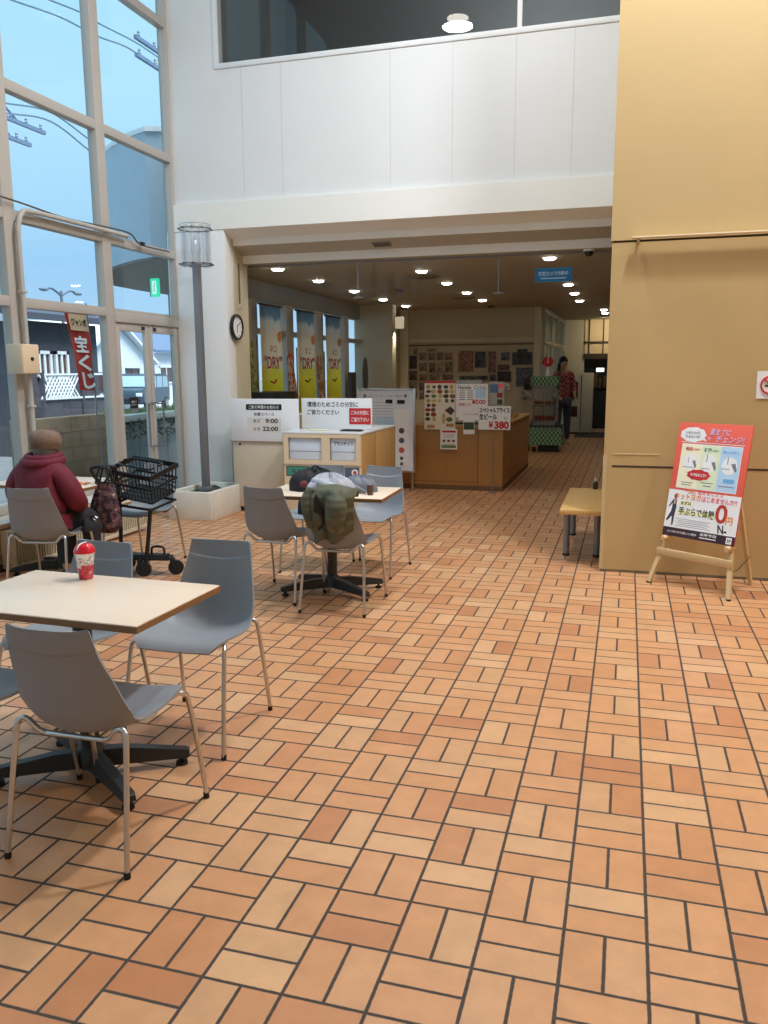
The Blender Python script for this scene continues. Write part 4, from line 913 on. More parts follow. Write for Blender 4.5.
for i in range(9): b.card((-0.06, fy2, 1.08 - i * 0.035), 0.30, 0.004)
b.build('grey_lettering', GREYINK, t)
b = MB(); b.bx((0.0, -0.012, 1.075), (0.085, -0.005, 1.12)); b.bx((0.145, -0.012, 1.07), (0.24, -0.005, 1.115)); b.build('black_clip', INK, t)
b = MB(); b.bx((-0.12, -0.0075, 0.78), (0.10, -0.005, 0.90)); b.build('blue_note', BLUELT, t)
b = MB(); b.bx((0.11, -0.0075, 0.32), (0.29, -0.005, 1.0)); n = b.build('menu_strip', PAPER, t)
for i, (z, c) in enumerate(((0.74, S(90, 70, 70)), (0.62, S(90, 90, 104)), (0.50, S(200, 90, 70)), (0.40, S(70, 70, 80)), (0.33, S(120, 90, 80)))):
    k = MB(); k.disc((0.20, -0.0076, z), 0.035 if i < 3 else 0.022, 0.035 if i < 3 else 0.022); k.build('dish_print', mat('dish_picture_%d' % i, c, 0.6, noise=0.3, nscale=60), n)

# ------------------------------------------------------------------ counter
t = thing('wooden_counter', 'warm wooden L-shaped service counter of a food stall, hung with menus', 'counter', (-1.42, 9.98, 0))
b = MB(); b.bx((-1.9, 0, 0.06), (-0.31, 0.5, 0.785), 0, 0.003); b.bx((-0.304, 0, 0.06), (0, 0.5, 0.785), 0, 0.003); b.build('front_panel', WOOD, t)
b = MB(); b.bx((-0.42, 0.5, 0.06), (0, 2.78, 0.785), 0, 0.003); b.build('side_panel', WOOD, t)
b = MB(); b.bx((-1.9, -0.012, 0.785), (0.012, 0.52, 0.815), 0, 0.004); b.bx((-0.43, 0.52, 0.785), (0.012, 2.79, 0.815), 0, 0.004); b.build('counter_top', COUNTERTOP, t)
b = MB(); b.bx((-1.9, -0.002, 0), (0.002, 0.48, 0.06)); b.bx((-0.4, 0.48, 0), (0.002, 2.77, 0.06)); b.build('kickboard', mat('dark_wood_kickboard', S(110, 78, 46), 0.6), t)
b = MB(); b.bx((-0.309, -0.001, 0.06), (-0.303, 0.002, 0.785)); b.build('panel_joint', GROOVE, t)
b = MB(); b.bx((-1.9, -0.0015, 0.10), (-0.31, 0.001, 0.104)); b.build('lower_joint', GROOVE, t)
t = thing('wall_panel_box', 'grey metal box hidden behind the notice board at the counter end', 'box', (-3.0, 10.9, 0)); 
bpy.data.objects.remove(t)
# menu sheets at the counter front
def sign(name, label, cat, x0, x1, z0, z1, y, m, th=0.004, group=None):
    t = thing(name, label, cat, ((x0 + x1) / 2, y, (z0 + z1) / 2), 0, group)
    w, h = x1 - x0, z1 - z0
    MB().bx((-w / 2, -th, -h / 2), (w / 2, 0, h / 2)).build('sheet', m, t)
    return t, w, h, -th
def blotches(m_name, base, cols, scale):
    m = bpy.data.materials.new(m_name); m.use_nodes = True; nt = m.node_tree; bs = nt.nodes['Principled BSDF']; bs.inputs['Roughness'].default_value = 0.6
    tc = nt.nodes.new('ShaderNodeTexCoord'); nz = nt.nodes.new('ShaderNodeTexNoise'); nz.inputs['Scale'].default_value = scale; nz.inputs['Detail'].default_value = 2; nt.links.new(tc.outputs['Object'], nz.inputs['Vector'])
    r = nt.nodes.new('ShaderNodeValToRGB'); r.color_ramp.interpolation = 'CONSTANT'; e = r.color_ramp.elements; e[0].color = cols[0]; e[1].position = 0.62; e[1].color = cols[-1]
    st = 0.36
    for i, c in enumerate(cols[1:-1]): q = e.new(st + i * 0.24 / max(1, len(cols) - 2)); q.color = c
    nt.links.new(nz.outputs['Fac'], r.inputs['Fac']); nt.links.new(r.outputs['Color'], bs.inputs['Base Color']); return m
MENUBG = mat('warm_menu_paper', S(228, 220, 204), 0.6)
FOODS = [mat('food_print_%d' % i, c, 0.6, noise=0.35, nscale=50) for i, c in enumerate((S(120, 84, 56), S(186, 140, 80), S(150, 60, 46), S(70, 60, 50), S(200, 170, 110), S(96, 104, 60)))]
t, w, h, fz = sign('menu_poster', 'tall picture menu with a red top band hung on the counter', 'poster', -2.395, -2.007, 0.75, 1.34, 9.955, MENUBG)
MB().card((0, fz, h / 2 - 0.013), w, 0.026).build('red_band', RED, t)
rr = random.Random(3)
def dish(m, f):
    k = MB(); f(k); k.build('dish_print', m, t)
for j in range(8):
    for i in range(5):
        if j > 3 and 1 < i: continue
        dish(rr.choice(FOODS), lambda k: k.disc((-w / 2 + 0.045 + i * 0.075 + rr.uniform(-.01, .01), fz, h / 2 - 0.07 - j * 0.056), rr.uniform(.022, .036), rr.uniform(.018, .028), wob=0.05))
dish(FOODS[3], lambda k: k.poly([(0.06, fz - 0.0006, -0.06), (0.14, fz - 0.0006, -0.12), (0.19, fz - 0.0006, -0.06), (0.13, fz - 0.0006, -0.01)]))
dish(FOODS[4], lambda k: k.card((0.05, fz, -0.16), 0.04, 0.12)); dish(FOODS[1], lambda k: k.card((0.13, fz, -0.24), 0.1, 0.04)); dish(FOODS[1], lambda k: k.card((-0.11, fz, -0.26), 0.1, 0.04)); dish(FOODS[5], lambda k: k.disc((0.12, fz, -0.17), 0.04, 0.03))
t, w, h, fz = sign('drink_price_sign', 'white price sign with grey heading and red 500 yen on the counter', 'sign', -2.0, -1.612, 0.90, 1.305, 9.962, PAPER)
MB().text('Hassaie', (-0.09, fz, h / 2 - 0.04), 0.16, 0.048, bold=0.03).build('grey_lettering', mat('heading_grey', S(120, 118, 116), 0.6), t)
MB().text('Drink', (0.105, fz, h / 2 - 0.04), 0.15, 0.048, bold=0.03).build('pale_lettering', mat('heading_pale', S(170, 180, 188), 0.6), t)
b = MB(); b.text('¥500', (0.085, fz, -0.012), 0.175, 0.058, bold=0.03); b.text('期間限定', (-0.115, fz, -0.045), 0.095, 0.036, bold=0.02); b.text('各種', (-0.035, fz, -0.045), 0.045, 0.03); b.build('red_price', RED, t)
b = MB()
for i in range(5):
    for x in (-0.12, -0.02): b.card((x, fz, 0.12 - i * 0.026), 0.07, 0.009)
b.build('small_lettering', GREYINK, t)
MB().card((0.11, fz, 0.085), 0.13, 0.11).build('drink_picture', BLUELT, t)
t, w, h, fz = sign('beer_price_sign', 'white price card with red 380 yen at the counter corner', 'sign', -1.72, -1.33, 0.757, 1.041, 9.940, PAPER)
b = MB(); b.text('スペシャルプライス', (0, fz, 0.092), 0.365, 0.066, bold=0.04); b.text('生ビール', (-0.075, fz, 0.015), 0.215, 0.07, bold=0.04); b.build('lettering', INK, t)
b = MB(); b.text('¥', (-0.04, fz, -0.08), 0.06, 0.08, bold=0.04); b.text('380', (0.09, fz, -0.085), 0.175, 0.095, bold=0.05); b.build('red_price', RED, t)
MB().text('税込', (0.14, fz, 0.0), 0.05, 0.034).build('small_lettering', GREYINK, t)
t, w, h, fz = sign('small_menu', 'small white menu sheet with red heading low on the counter front', 'poster', -2.19, -1.977, 0.508, 0.757, 9.945, PAPER)
MB().card((0, fz, 0.095), 0.17, 0.025).build('red_heading', RED, t)
b = MB()
for x in (-0.06, 0, 0.06): b.disc((x, fz, -0.02), 0.02, 0.016)
b.build('dish_print', FOODS[0], t); MB().card((0, fz, -0.09), 0.18, 0.035).build('green_band', mat('olive_print', S(110, 140, 80), 0.6), t); 
b = MB(); b.card((0, fz, 0.055), 0.15, 0.006); b.card((0, fz, 0.03), 0.13, 0.006); b.card((0, fz, -0.06), 0.15, 0.006); b.build('small_lettering', GREYINK, t)
t, w, h, fz = sign('white_notice', 'blank-looking white notice sheet below the grey-headed price sign', 'paper', -1.967, -1.70, 0.868, 1.015, 9.950, PAPER)
b = MB(); b.text('ソフトドリンク各種', (0.02, fz, 0.0), 0.20, 0.022, bold=0.01); b.build('lettering', INK, t)
t, w, h, fz = sign('leaflet_holder', 'small dark green leaflet in a clear holder on the counter front', 'leaflet', -1.903, -1.766, 0.698, 0.87, 9.947, PAPER)
MB().card((0, fz, 0.015), 0.125, 0.09).build('green_picture', mat('dark_green_print', S(50, 76, 58), 0.6, noise=0.4, nscale=40), t)
t, w, h, fz = sign('card_stand', 'small blue and red picture card beside the grey-headed price sign', 'card', -1.60, -1.42, 1.05, 1.33, 9.99, mat('grey_card', S(168, 164, 156), 0.6))
MB().card((-0.03, fz, 0.06), 0.10, 0.10).build('blue_picture', mat('muted_blue_print', S(80, 110, 150), 0.6, noise=0.3, nscale=30), t)
MB().card((0.05, fz, 0.09), 0.06, 0.05).build('red_picture', PINK, t); MB().card((0.04, fz, -0.02), 0.07, 0.06).build('brown_picture', FOODS[2], t); MB().card((0.04, fz, -0.10), 0.06, 0.06).build('dark_picture', FOODS[3], t)
t = thing('acrylic_stand', 'clear acrylic stand with black base holding the counter signs', 'stand', (-1.85, 9.99, 0.815))
b = MB(); b.bx((-0.16, 0.0, 0), (0.16, 0.008, 0.54), 0); b.build('clear_panel', CLEAR, t); MB().bx((-0.18, -0.02, 0), (0.2, 0.10, 0.025), 0, 0.004).build('stand_base', BLACKPL, t)
t = thing('wooden_tray', 'pale wooden tray lying on the side stretch of the counter top', 'tray', (-1.62, 11.6, 0.816)); b = MB(); b.bx((-0.15, -0.25, 0), (0.15, 0.25, 0.012), 0); 
for a, c in (((-0.15, -0.25, 0.012), (-0.138, 0.25, 0.05)), ((0.138, -0.25, 0.012), (0.15, 0.25, 0.05)), ((-0.138, -0.25, 0.012), (0.138, -0.238, 0.05)), ((-0.138, 0.238, 0.012), (0.138, 0.25, 0.05))): b.bx(a, c, 0)
b.build('tray_body', BENCHWOOD, t)
t = thing('dark_bowl', 'round dark bowl behind the 380 yen card on the counter', 'bowl', (-1.62, 10.75, 0.816)); MB().lathe([(0.05, 0), (0.08, 0.02), (0.11, 0.07), (0.105, 0.07), (0.075, 0.025), (0.0005, 0.012)], 24, 0).build('bowl_body', mat('dark_lacquer', S(44, 32, 26), 0.4), t)
t = thing('cream_box', 'cream box on the counter top behind the picture menu', 'box', (-2.46, 10.3, 0.816)); MB().bx((-0.08, -0.08, 0), (0.08, 0.08, 0.10), 0, 0.005).build('box_body', CABCREAM, t)
t = thing('barrier_post', 'slim grey metal post standing before the counter corner', 'post', (-1.52, 9.86, 0))
b = MB(); b.cyl((0, 0, 0.01), (0, 0, 0.72), 0.006, seg=10); b.build('post_rod', STEELDK, t); MB().lathe([(0.05, 0), (0.05, 0.006), (0.01, 0.012)], 20).build('post_foot', STEELDK, t)

# ================================================================== BANNERS AND REAR WINDOW ITEMS
def banner_material():
    m = bpy.data.materials.new('beer_banner_cloth'); m.use_nodes = True; nt = m.node_tree; bs = nt.nodes['Principled BSDF']; bs.inputs['Roughness'].default_value = 0.8
    tc = nt.nodes.new('ShaderNodeTexCoord'); sp = nt.nodes.new('ShaderNodeSeparateXYZ'); nt.links.new(tc.outputs['Object'], sp.inputs[0])
    nz = nt.nodes.new('ShaderNodeTexNoise'); nz.inputs['Scale'].default_value = 6; nt.links.new(tc.outputs['Object'], nz.inputs['Vector'])
    ad = nt.nodes.new('ShaderNodeMath'); ad.operation = 'MULTIPLY_ADD'; ad.inputs[1].default_value = 0.25; nt.links.new(nz.outputs['Fac'], ad.inputs[0]); nt.links.new(sp.outputs['Z'], ad.inputs[2])
    mr = nt.nodes.new('ShaderNodeMapRange'); mr.inputs['From Min'].default_value = 0.12; mr.inputs['From Max'].default_value = 1.80; nt.links.new(ad.outputs[0], mr.inputs['Value'])
    r = nt.nodes.new('ShaderNodeValToRGB'); e = r.color_ramp.elements; e[0].color = S(240, 222, 50); e[1].position = 1.0; e[1].color = S(96, 128, 150)
    for p, c in ((0.30, S(234, 204, 50)), (0.42, S(244, 228, 60)), (0.545, S(244, 232, 100)), (0.57, S(246, 232, 196)), (0.80, S(232, 220, 196)), (0.90, S(214, 214, 206)), (0.94, S(122, 152, 170))): q = e.new(p); q.color = c
    nt.links.new(mr.outputs['Result'], r.inputs['Fac']); nt.links.new(r.outputs['Color'], bs.inputs['Base Color'])
    tl = nt.nodes.new('ShaderNodeBsdfTranslucent'); nt.links.new(r.outputs['Color'], tl.inputs['Color']); mx = nt.nodes.new('ShaderNodeMixShader'); mx.inputs['Fac'].default_value = 0.4
    nt.links.new(bs.outputs['BSDF'], mx.inputs[1]); nt.links.new(tl.outputs['BSDF'], mx.inputs[2]); nt.links.new(mx.outputs['Shader'], nt.nodes['Material Output'].inputs['Surface']); return m
BANM = banner_material(); BANRED = mat('banner_red', S(170, 46, 30), 0.7)
bl = ['first of three yellow beer banners, nearest the wall clock', 'middle one of the three yellow beer banners hanging before the rear windows', 'third yellow beer banner, next to the dark upright post']
for i, y in enumerate((10.08, 11.30, 12.46)):
    t = thing('beer_banner', bl[i], 'banner', (-4.48, y, 0.60), 0, 'yellow beer banners before the rear windows')
    MB().sheet(lambda u, v: (0.012 * math.sin(7 * u + 3 * v), (u - 0.5) * 0.68, v * 1.70), 14, 30, 0.0, 0).build('banner_cloth', BANM, t)
    MB().tube([(0, -0.36, 1.71), (0, 0.36, 1.71)], 0.014, 8).build('banner_rod', mat('dark_rod_%d' % i, S(60, 50, 44), 0.6), t)
    b = MB(); b.text('"DRY"', (0.018, 0.02, 0.985), 0.56, 0.165, (0, 1, 0), (0, 0, 1), bold=0.02); b.text('辛口', (0.018, 0.02, 1.16), 0.22, 0.10, (0, 1, 0), (0, 0, 1)); b.build('lettering', BANRED, t); MB().tube([(0.018, -0.08, 0.74), (0.018, 0.02, 0.72), (0.018, 0.10, 0.76)], 0.012, 6).build('red_swoosh', BANRED, t)
    MB().disc((0.016, 0.24, 1.32), 0.07, 0.07, (0, 1, 0), (0, 0, 1), wob=0.12).build('orange_mark', mat('orange_mark_%d' % i, S(196, 128, 56), 0.7), t)
def flagstrip(name, label, y, z0, z1, w, m, cat='flag'):
    t = thing(name, label, cat, (-4.52, y, z0)); MB().sheet(lambda u, v: (0.01 * math.sin(6 * v), (u - .5) * w + 0.03 * math.sin(5 * v), v * (z1 - z0)), 8, 16, 0.003, 0).build('flag_cloth', m, t); MB().tube([(0.02, w / 2 + 0.02, -z0 + 0.02), (0.02, w / 2 + 0.02, z1 - z0 + 0.05)], 0.01, 6).build('flag_pole', STEELDK, t); 
    MB().lathe([(0.12, 0.0), (0.12, 0.012), (0.02, 0.03)], 16, 0, (0.02, w / 2 + 0.02, -z0)).build('flag_foot', BLACK, t); return t
flagstrip('window_flag', 'red and white flag between the first and middle beer banners', 10.86, 0.85, 1.75, 0.24, blotches('red_white_cloth', None, [S(150, 50, 44), S(186, 90, 80), S(210, 196, 180), S(170, 60, 50)], 9))
flagstrip('window_flag', 'dark red and green flag between the middle and last beer banners', 11.98, 0.80, 1.72, 0.22, blotches('brown_green_cloth', None, [S(120, 40, 36), S(200, 180, 160), S(170, 110, 70), S(60, 96, 76)], 8))
flagstrip('window_flag', 'green and yellow flag between the pillar and the first beer banner', 9.60, 0.9, 1.85, 0.14, blotches('green_yellow_cloth', None, [S(90, 110, 60), S(200, 190, 120), S(120, 130, 80), S(190, 180, 90)], 9))
t = thing('oval_mirror', 'dark oval panel on a stand in front of the last rear window', 'panel', (-4.45, 14.0, 0))
b = MB(); b.sheet(lambda u, v: (0.012 * math.sin(PI * v), 0.14 * math.cos(2 * PI * u) * v, 1.38 + 0.32 * math.sin(2 * PI * u) * v), 24, 6, 0.02, 0); b.build('oval_panel', mat('dark_grey_panel', S(88, 88, 84), 0.5), t); b = MB(); b.tube([(0.02, 0, 0.02), (0.02, 0, 1.1)], 0.014, 8); b.build('stand_post', STEELDK, t); MB().lathe([(0.15, 0), (0.15, 0.012), (0.015, 0.03)], 18, 0, (0.02, 0, 0)).build('stand_foot', BLACK, t)
t = thing('dark_speaker_post', 'dark upright post at the window beyond the last beer banner', 'post', (-4.45, 13.30, 0)); b = MB(); b.bx((-0.04, -0.10, 0.03), (0.04, 0.10, 1.45), 0, 0.01); b.build('post_body', mat('dark_brown_post', S(62, 54, 50), 0.6), t); MB().bx((-0.12, -0.16, 0), (0.12, 0.16, 0.03), 0, 0.005).build('post_base', BLACK, t)
t = thing('dark_bin', 'low dark box under the windows behind the hours sign', 'box', (-4.28, 9.55, 0)); b = MB(); b.bx((-0.2, -0.35, 0.03), (0.2, 0.35, 1.22), 0, 0.01); b.build('box_body', BLACKPL, t); MB().bx((-0.18, -0.33, 0), (0.18, 0.33, 0.03)).build('box_plinth', BLACK, t)
t = thing('recess_lamp', 'lit wall lamp with a red side strip high in the recess beside the poster wall', 'lamp', (-3.93, 14.40, 2.31))
b = MB(); b.bx((-0.06, -0.05, -0.10), (0.08, 0.05, 0.10), 0, 0.004); b.build('lamp_box', mat('lamp_box_cream', S(230, 220, 190), 0.5, emit=(1, .88, .66, 1), estr=0.35), t); MB().bx((-0.10, -0.052, -0.10), (-0.06, 0.05, 0.12), 0, 0.003).build('red_strip', RED, t); MB().bx((-0.02, 0.05, -0.05), (0.04, 0.06, 0.05)).build('lamp_bracket', STEELDK, t)

# ------------------------------------------------------------------ photo prints on the rear wall (surveyed on the wall plane)
PRN = [(65, 115, 120, 185, S(40, 34, 30)), (130, 95, 175, 140, S(120, 96, 78)), (180, 95, 225, 140, S(110, 88, 72)), (228, 95, 266, 140, S(96, 80, 66)), (272, 95, 318, 140, S(124, 84, 66)),
       (130, 150, 180, 200, S(112, 84, 70)), (185, 150, 226, 208, S(96, 72, 58)), (230, 150, 266, 208, S(128, 104, 84)), (272, 145, 318, 208, S(104, 76, 62)),
       (72, 195, 124, 250, S(66, 46, 36)), (130, 212, 180, 252, S(118, 78, 60)), (186, 214, 250, 250, S(104, 84, 72)), (256, 214, 320, 250, S(92, 72, 62)), (72, 256, 124, 300, S(108, 86, 70)), (130, 258, 165, 306, S(86, 66, 54)), (72, 306, 124, 350, S(58, 44, 36)), (130, 312, 165, 356, S(96, 70, 56)),
       (345, 85, 432, 205, S(130, 80, 66)), (436, 88, 500, 182, S(40, 48, 76)), (510, 88, 556, 210, S(112, 72, 56)), (580, 92, 632, 142, S(66, 76, 92)), (640, 92, 755, 166, S(52, 56, 72)), (672, 78, 726, 124, S(58, 50, 42)), (560, 160, 630, 196, S(90, 62, 56)), (562, 200, 636, 256, S(46, 38, 36)),
       (662, 176, 756, 286, S(70, 84, 96)), (712, 235, 758, 300, S(42, 36, 34)), (695, 305, 756, 358, S(150, 152, 140)), (518, 214, 556, 256, S(52, 52, 60)), (350, 222, 512, 250, S(70, 62, 58)), (596, 258, 634, 305, S(196, 192, 178)), (175, 72, 228, 92, S(110, 96, 76)), (100, 72, 126, 110, S(104, 90, 70))]
PL = ['dark-framed print at the window-side edge of the far poster wall', 'first photo print in the top row on the far poster wall', 'second photo print in the top row on the far poster wall', 'third photo print in the top row on the far poster wall', 'reddish photo print ending the top row on the far poster wall',
      'first photo print in the second row on the far poster wall', 'second photo print in the second row on the far poster wall', 'third photo print in the second row on the far poster wall', 'fourth photo print in the second row on the far poster wall',
      'dark brown print below the dark-framed one on the far poster wall', 'first photo print of the third row on the far poster wall', 'second photo print of the third row on the far poster wall', 'third photo print of the third row on the far poster wall', 'pale brown print low at the window-side edge of the poster wall', 'print showing beside the red-topped picture menu, upper of two', 'lowest print at the window-side edge of the poster wall', 'print showing beside the red-topped picture menu, lower of two',
      'large reddish poster in the middle of the far poster wall', 'dark blue two-part poster beside the large reddish one', 'tall narrow brown poster beside the dark blue one', 'small blue-grey landscape print beside the wide landscape poster', 'wide dark blue landscape poster below a small framed picture', 'small picture in a dark frame atop the wide landscape poster', 'small wine-red print below the blue-grey landscape print', 'black print with a pale centre above the white sheet', 
      'large grey-blue poster at the passage end of the poster wall', 'black print overlapping the large grey-blue poster corner', 'pale print at the lower passage end of the poster wall', 'small dark print under the tall narrow brown poster', 'wide low print behind the grey-headed price sign', 'plain pale sheet below the black print on the poster wall', 'flat dull print above the top row of photos', 'small upright dull print above the dark-framed print']
for i, (a, b0, c, d, colr) in enumerate(PRN):
    p = at(395 + a / 5.486, 335 + b0 / 5.486, 'y', 15.79); q = at(395 + c / 5.486, 335 + d / 5.486, 'y', 15.79)
    wv, hv = q.x - p.x, p.z - q.z
    yy = 15.795 - 0.004 * (i % 4) - (0.012 if i in (22, 26) else 0)
    t = thing('photo_print', PL[i], 'picture', ((p.x + q.x) / 2, yy, (p.z + q.z) / 2), 0, 'pictures on the far poster wall')
    gm = sum(colr[:3]) / 3; lt = tuple(min(1, (x * 0.6 + gm * 0.4) * 1.9 + 0.02) for x in colr[:3]) + (1,); dk = tuple((x * 0.6 + gm * 0.4) * 0.5 for x in colr[:3]) + (1,); colr = tuple(x * 0.65 + gm * 0.35 for x in colr[:3]) + (1,)
    pm = blotches('print_%d' % i, None, [dk, colr, lt, colr, dk], 7 + (i * 5) % 9)
    MB().bx((-wv / 2, -0.005, -hv / 2), (wv / 2, 0, hv / 2)).build('print_sheet', pm, t)
    fr = MB(); e = 0.012; fm = mat('print_border_%d' % i, S(40, 34, 28) if i in (0, 22, 24, 26) else S(176, 166, 140), 0.6)
    for a2, c2 in (((-wv / 2, -0.008, hv / 2 - e), (wv / 2, -0.004, hv / 2)), ((-wv / 2, -0.008, -hv / 2), (wv / 2, -0.004, -hv / 2 + e)), ((-wv / 2, -0.008, -hv / 2), (-wv / 2 + e, -0.004, hv / 2)), ((wv / 2 - e, -0.008, -hv / 2), (wv / 2, -0.004, hv / 2))): fr.bx(a2, c2)
    fr.build('border', fm, t)

# ================================================================== CEILING FITTINGS OF THE BACK AREA
DLGLOW = mat('downlight_glow', S(255, 248, 230), 0.5, emit=(1.0, 0.94, 0.82, 1), estr=22.0)
ORD = ['first', 'second', 'third', 'fourth', 'fifth', 'sixth']
DL = []
for nm, x, ys in (('along the windows', -3.86, (8.93, 10.22, 11.69, 13.17, 14.60)), ('over the counter front', -2.36, (9.65, 11.06, 12.48, 13.89)), ('over the walkway', -0.83, (8.99, 11.80, 13.18, 14.57)), ('at the glazed passage', -0.50, (16.86, 17.85))):
    for i, y in enumerate(ys):
        if nm == 'left' and i == 0: y = 8.95
        t = thing('ceiling_downlight', 'round recessed downlight, %s from the hall in the ceiling row %s' % (ORD[i], nm), 'light', (x, y, 2.62), 0, 'downlights of the back area')
        MB().lathe([(0.066, 0.0), (0.085, 0.0), (0.085, -0.006), (0.068, -0.01)], 24, ring=True).build('trim_ring', PAPER, t)
        MB().lathe([(0.0005, -0.002), (0.066, -0.002), (0.066, -0.012), (0.058, -0.022), (0.04, -0.028), (0.0005, -0.03)], 24).build('light_disc', DLGLOW, t)
        DL.append((x, y))
for lab, x, y in (('round grey air vent near the hall, close to the middle downlights', -2.49, 10.28), ('round grey air vent further back, close to the middle downlights', -2.60, 13.45)):
    t = thing('ceiling_vent', lab, 'vent', (x, y, 2.62)); b = MB()
    for r in (0.20, 0.15, 0.10, 0.05): b.lathe([(r - 0.02, -0.012 - (0.2 - r) * .1), (r, -0.002 - (0.2 - r) * .1), (r, 0.0), (r - 0.02, -0.006)], 28, ring=True)
    b.build('vent_ring', mat('vent_grey_%d' % int(y), S(128, 122, 104), 0.6), t)
for lab, x, y in (('small brown smoke detector on the ceiling between the two air vents', -3.2, 11.74), ('small dark detector on the ceiling before the poster wall', -2.42, 15.2)):
    t = thing('smoke_detector', lab, 'detector', (x, y, 2.62)); MB().lathe([(0.07, 0), (0.07, -0.02), (0.045, -0.04), (0.0005, -0.045)], 20).build('detector_body', mat('detector_brown_%d' % int(y), S(110, 96, 76), 0.6), t)
t = thing('smoke_barrier', 'hanging clear glass smoke barrier below the ceiling edge', 'barrier', (0, 8.63, 2.62))
for a, c in ((-4.08, -2.815), (-2.805, -1.31), (-1.30, 0.9)): MB().bx((a, -0.003, -0.37), (c, 0.003, 0.0)).build('glass_pane', SMOKE, t)
b = MB()
for x in (-2.81, -1.305): b.bx((x - 0.005, -0.005, -0.37), (x + 0.005, 0.005, 0)); b.bx((x - 0.05, -0.006, -0.385), (x + 0.05, 0.006, -0.37), 0, 0.002)
b.bx((-4.08, -0.008, -0.02), (0.9, 0.008, 0.0)); b.build('joint_rod', STEELDK, t)
t = thing('camera_notice_sign', 'blue security camera notice stuck on the glass smoke barrier', 'sign', (-0.755, 8.622, 2.402)); MB().bx((-0.182, 0, -0.068), (0.182, 0.004, 0.068), 0).build('sign_plate', BLUESIGN, t)
b = MB(); b.text('防犯カメラ作動中', (0, -0.0005, 0.012), 0.29, 0.045, bold=0.02); b.card((0, 0, -0.033), 0.25, 0.010); b.build('lettering', BLUELT, t)
t = thing('security_camera', 'small black dome camera under the stepped soffit near the cream pier', 'camera', (-0.415, 8.56, 2.625)); MB().lathe([(0.055, 0), (0.055, -0.02), (0.045, -0.022)], 20).build('camera_base', PAPER, t); MB().lathe([(0.045, -0.02), (0.042, -0.045), (0.025, -0.065), (0.0005, -0.07)], 20).build('dome', BLACKPL, t)

# ================================================================== FAR END: SNACK CART, PERSON, WHITE MACHINE, RACK
def gingham():
    m = bpy.data.materials.new('green_gingham'); m.use_nodes = True; nt = m.node_tree; bs = nt.nodes['Principled BSDF']; bs.inputs['Roughness'].default_value = 0.85
    tc = nt.nodes.new('ShaderNodeTexCoord'); ck = nt.nodes.new('ShaderNodeTexChecker'); ck.inputs['Scale'].default_value = 24.0; ck.inputs['Color1'].default_value = S(44, 104, 74); ck.inputs['Color2'].default_value = S(150, 176, 146)
    mp = nt.nodes.new('ShaderNodeMapping'); mp.inputs['Location'].default_value = (0.013, 0.017, 0.011); nt.links.new(tc.outputs['Object'], mp.inputs['Vector']); nt.links.new(mp.outputs['Vector'], ck.inputs['Vector']); nt.links.new(ck.outputs['Color'], bs.inputs['Base Color']); return m
GING = gingham()
t = thing('snack_cart', 'snack warmer cart with green gingham cloth skirt and valance', 'cart', (-1.43, 15.36, 0)); t.scale = (0.88, 0.85, 1.16)
MB().sheet(lambda u, v: ((0.36 + 0.05 * (1 - v) + 0.012 * math.sin(30 * u * 2 * PI / 6)) * max(-1, min(1, 1.35 * math.cos(2 * PI * u))), (0.26 + 0.05 * (1 - v)) * max(-1, min(1, 1.35 * math.sin(2 * PI * u))), 0.11 + 0.28 * v), 64, 6, 0.0, 0).build('cloth_skirt', GING, t)
b = MB(); b.bx((-0.38, -0.28, 0.39), (0.38, 0.28, 0.41), 0, 0.004); b.bx((-0.30, -0.24, 0.0), (0.30, 0.24, 0.39)); b.build('cart_table', BLACK, t)
b = MB()
for sx in (-1, 1):
    for sy in (-1, 1): b.bx((sx * 0.25 - 0.015, sy * 0.2 - 0.015, 0.41), (sx * 0.25 + 0.015, sy * 0.2 + 0.015, 1.06), 0)
b.bx((-0.265, -0.215, 0.41), (0.265, 0.215, 0.47)); b.bx((-0.265, -0.215, 0.98), (0.265, 0.215, 1.06)); b.bx((-0.25, -0.205, 0.70), (0.25, 0.205, 0.715)); b.build('warmer_case', STEELDK, t)
MB().bx((-0.24, -0.205, 0.47), (0.24, -0.200, 0.98)).build('glass_front', CLEAR, t)
b = MB()
for i in range(6): b.ell((-0.18 + 0.07 * i, 0.0, 0.76), (0.035, 0.1, 0.035), 0, 10); b.ell((-0.18 + 0.07 * i, 0.02, 0.52), (0.04, 0.1, 0.04), 0, 10)
b.build('snacks', FOODS[2], t)
MB().sheet(lambda u, v: (0.29 * max(-1, min(1, 1.4 * math.cos(2 * PI * u))), 0.24 * max(-1, min(1, 1.4 * math.sin(2 * PI * u))), 1.04 + 0.13 * v - (0.02 * abs(math.sin(16 * u * PI)) * (1 - v))), 64, 3, 0.0, 0).build('cloth_valance', GING, t)
MB().bx((-0.28, -0.23, 1.15), (0.28, 0.23, 1.165)).build('top_board', BLACK, t)
t = thing('red_flower', 'red artificial flower in a white vase on top of the snack cart', 'flower', (-1.40, 15.36, 1.354)); t.scale = (0.8, 0.8, 0.8); b = MB(); b.lathe([(0.05, 0), (0.06, 0.06), (0.04, 0.16), (0.05, 0.2)], 18); b.build('vase', PAPER, t)
b = MB()
for k in range(7):
    a = k * 2 * PI / 7; b.ell((0.08 * math.cos(a), 0.03 * math.sin(a), 0.33 + 0.07 * math.sin(a)), (0.06, 0.03, 0.05), 0, 10)
b.build('petals', RED, t); MB().tube([(0, 0, 0.15), (0, 0.01, 0.34), (0.02, 0, 0.62)], 0.012, 6).build('stem', PAPER, t)
t = thing('person', 'person with long dark hair in a red plaid top behind the snack cart', 'person', (-1.20, 16.5, 0), 0.5)
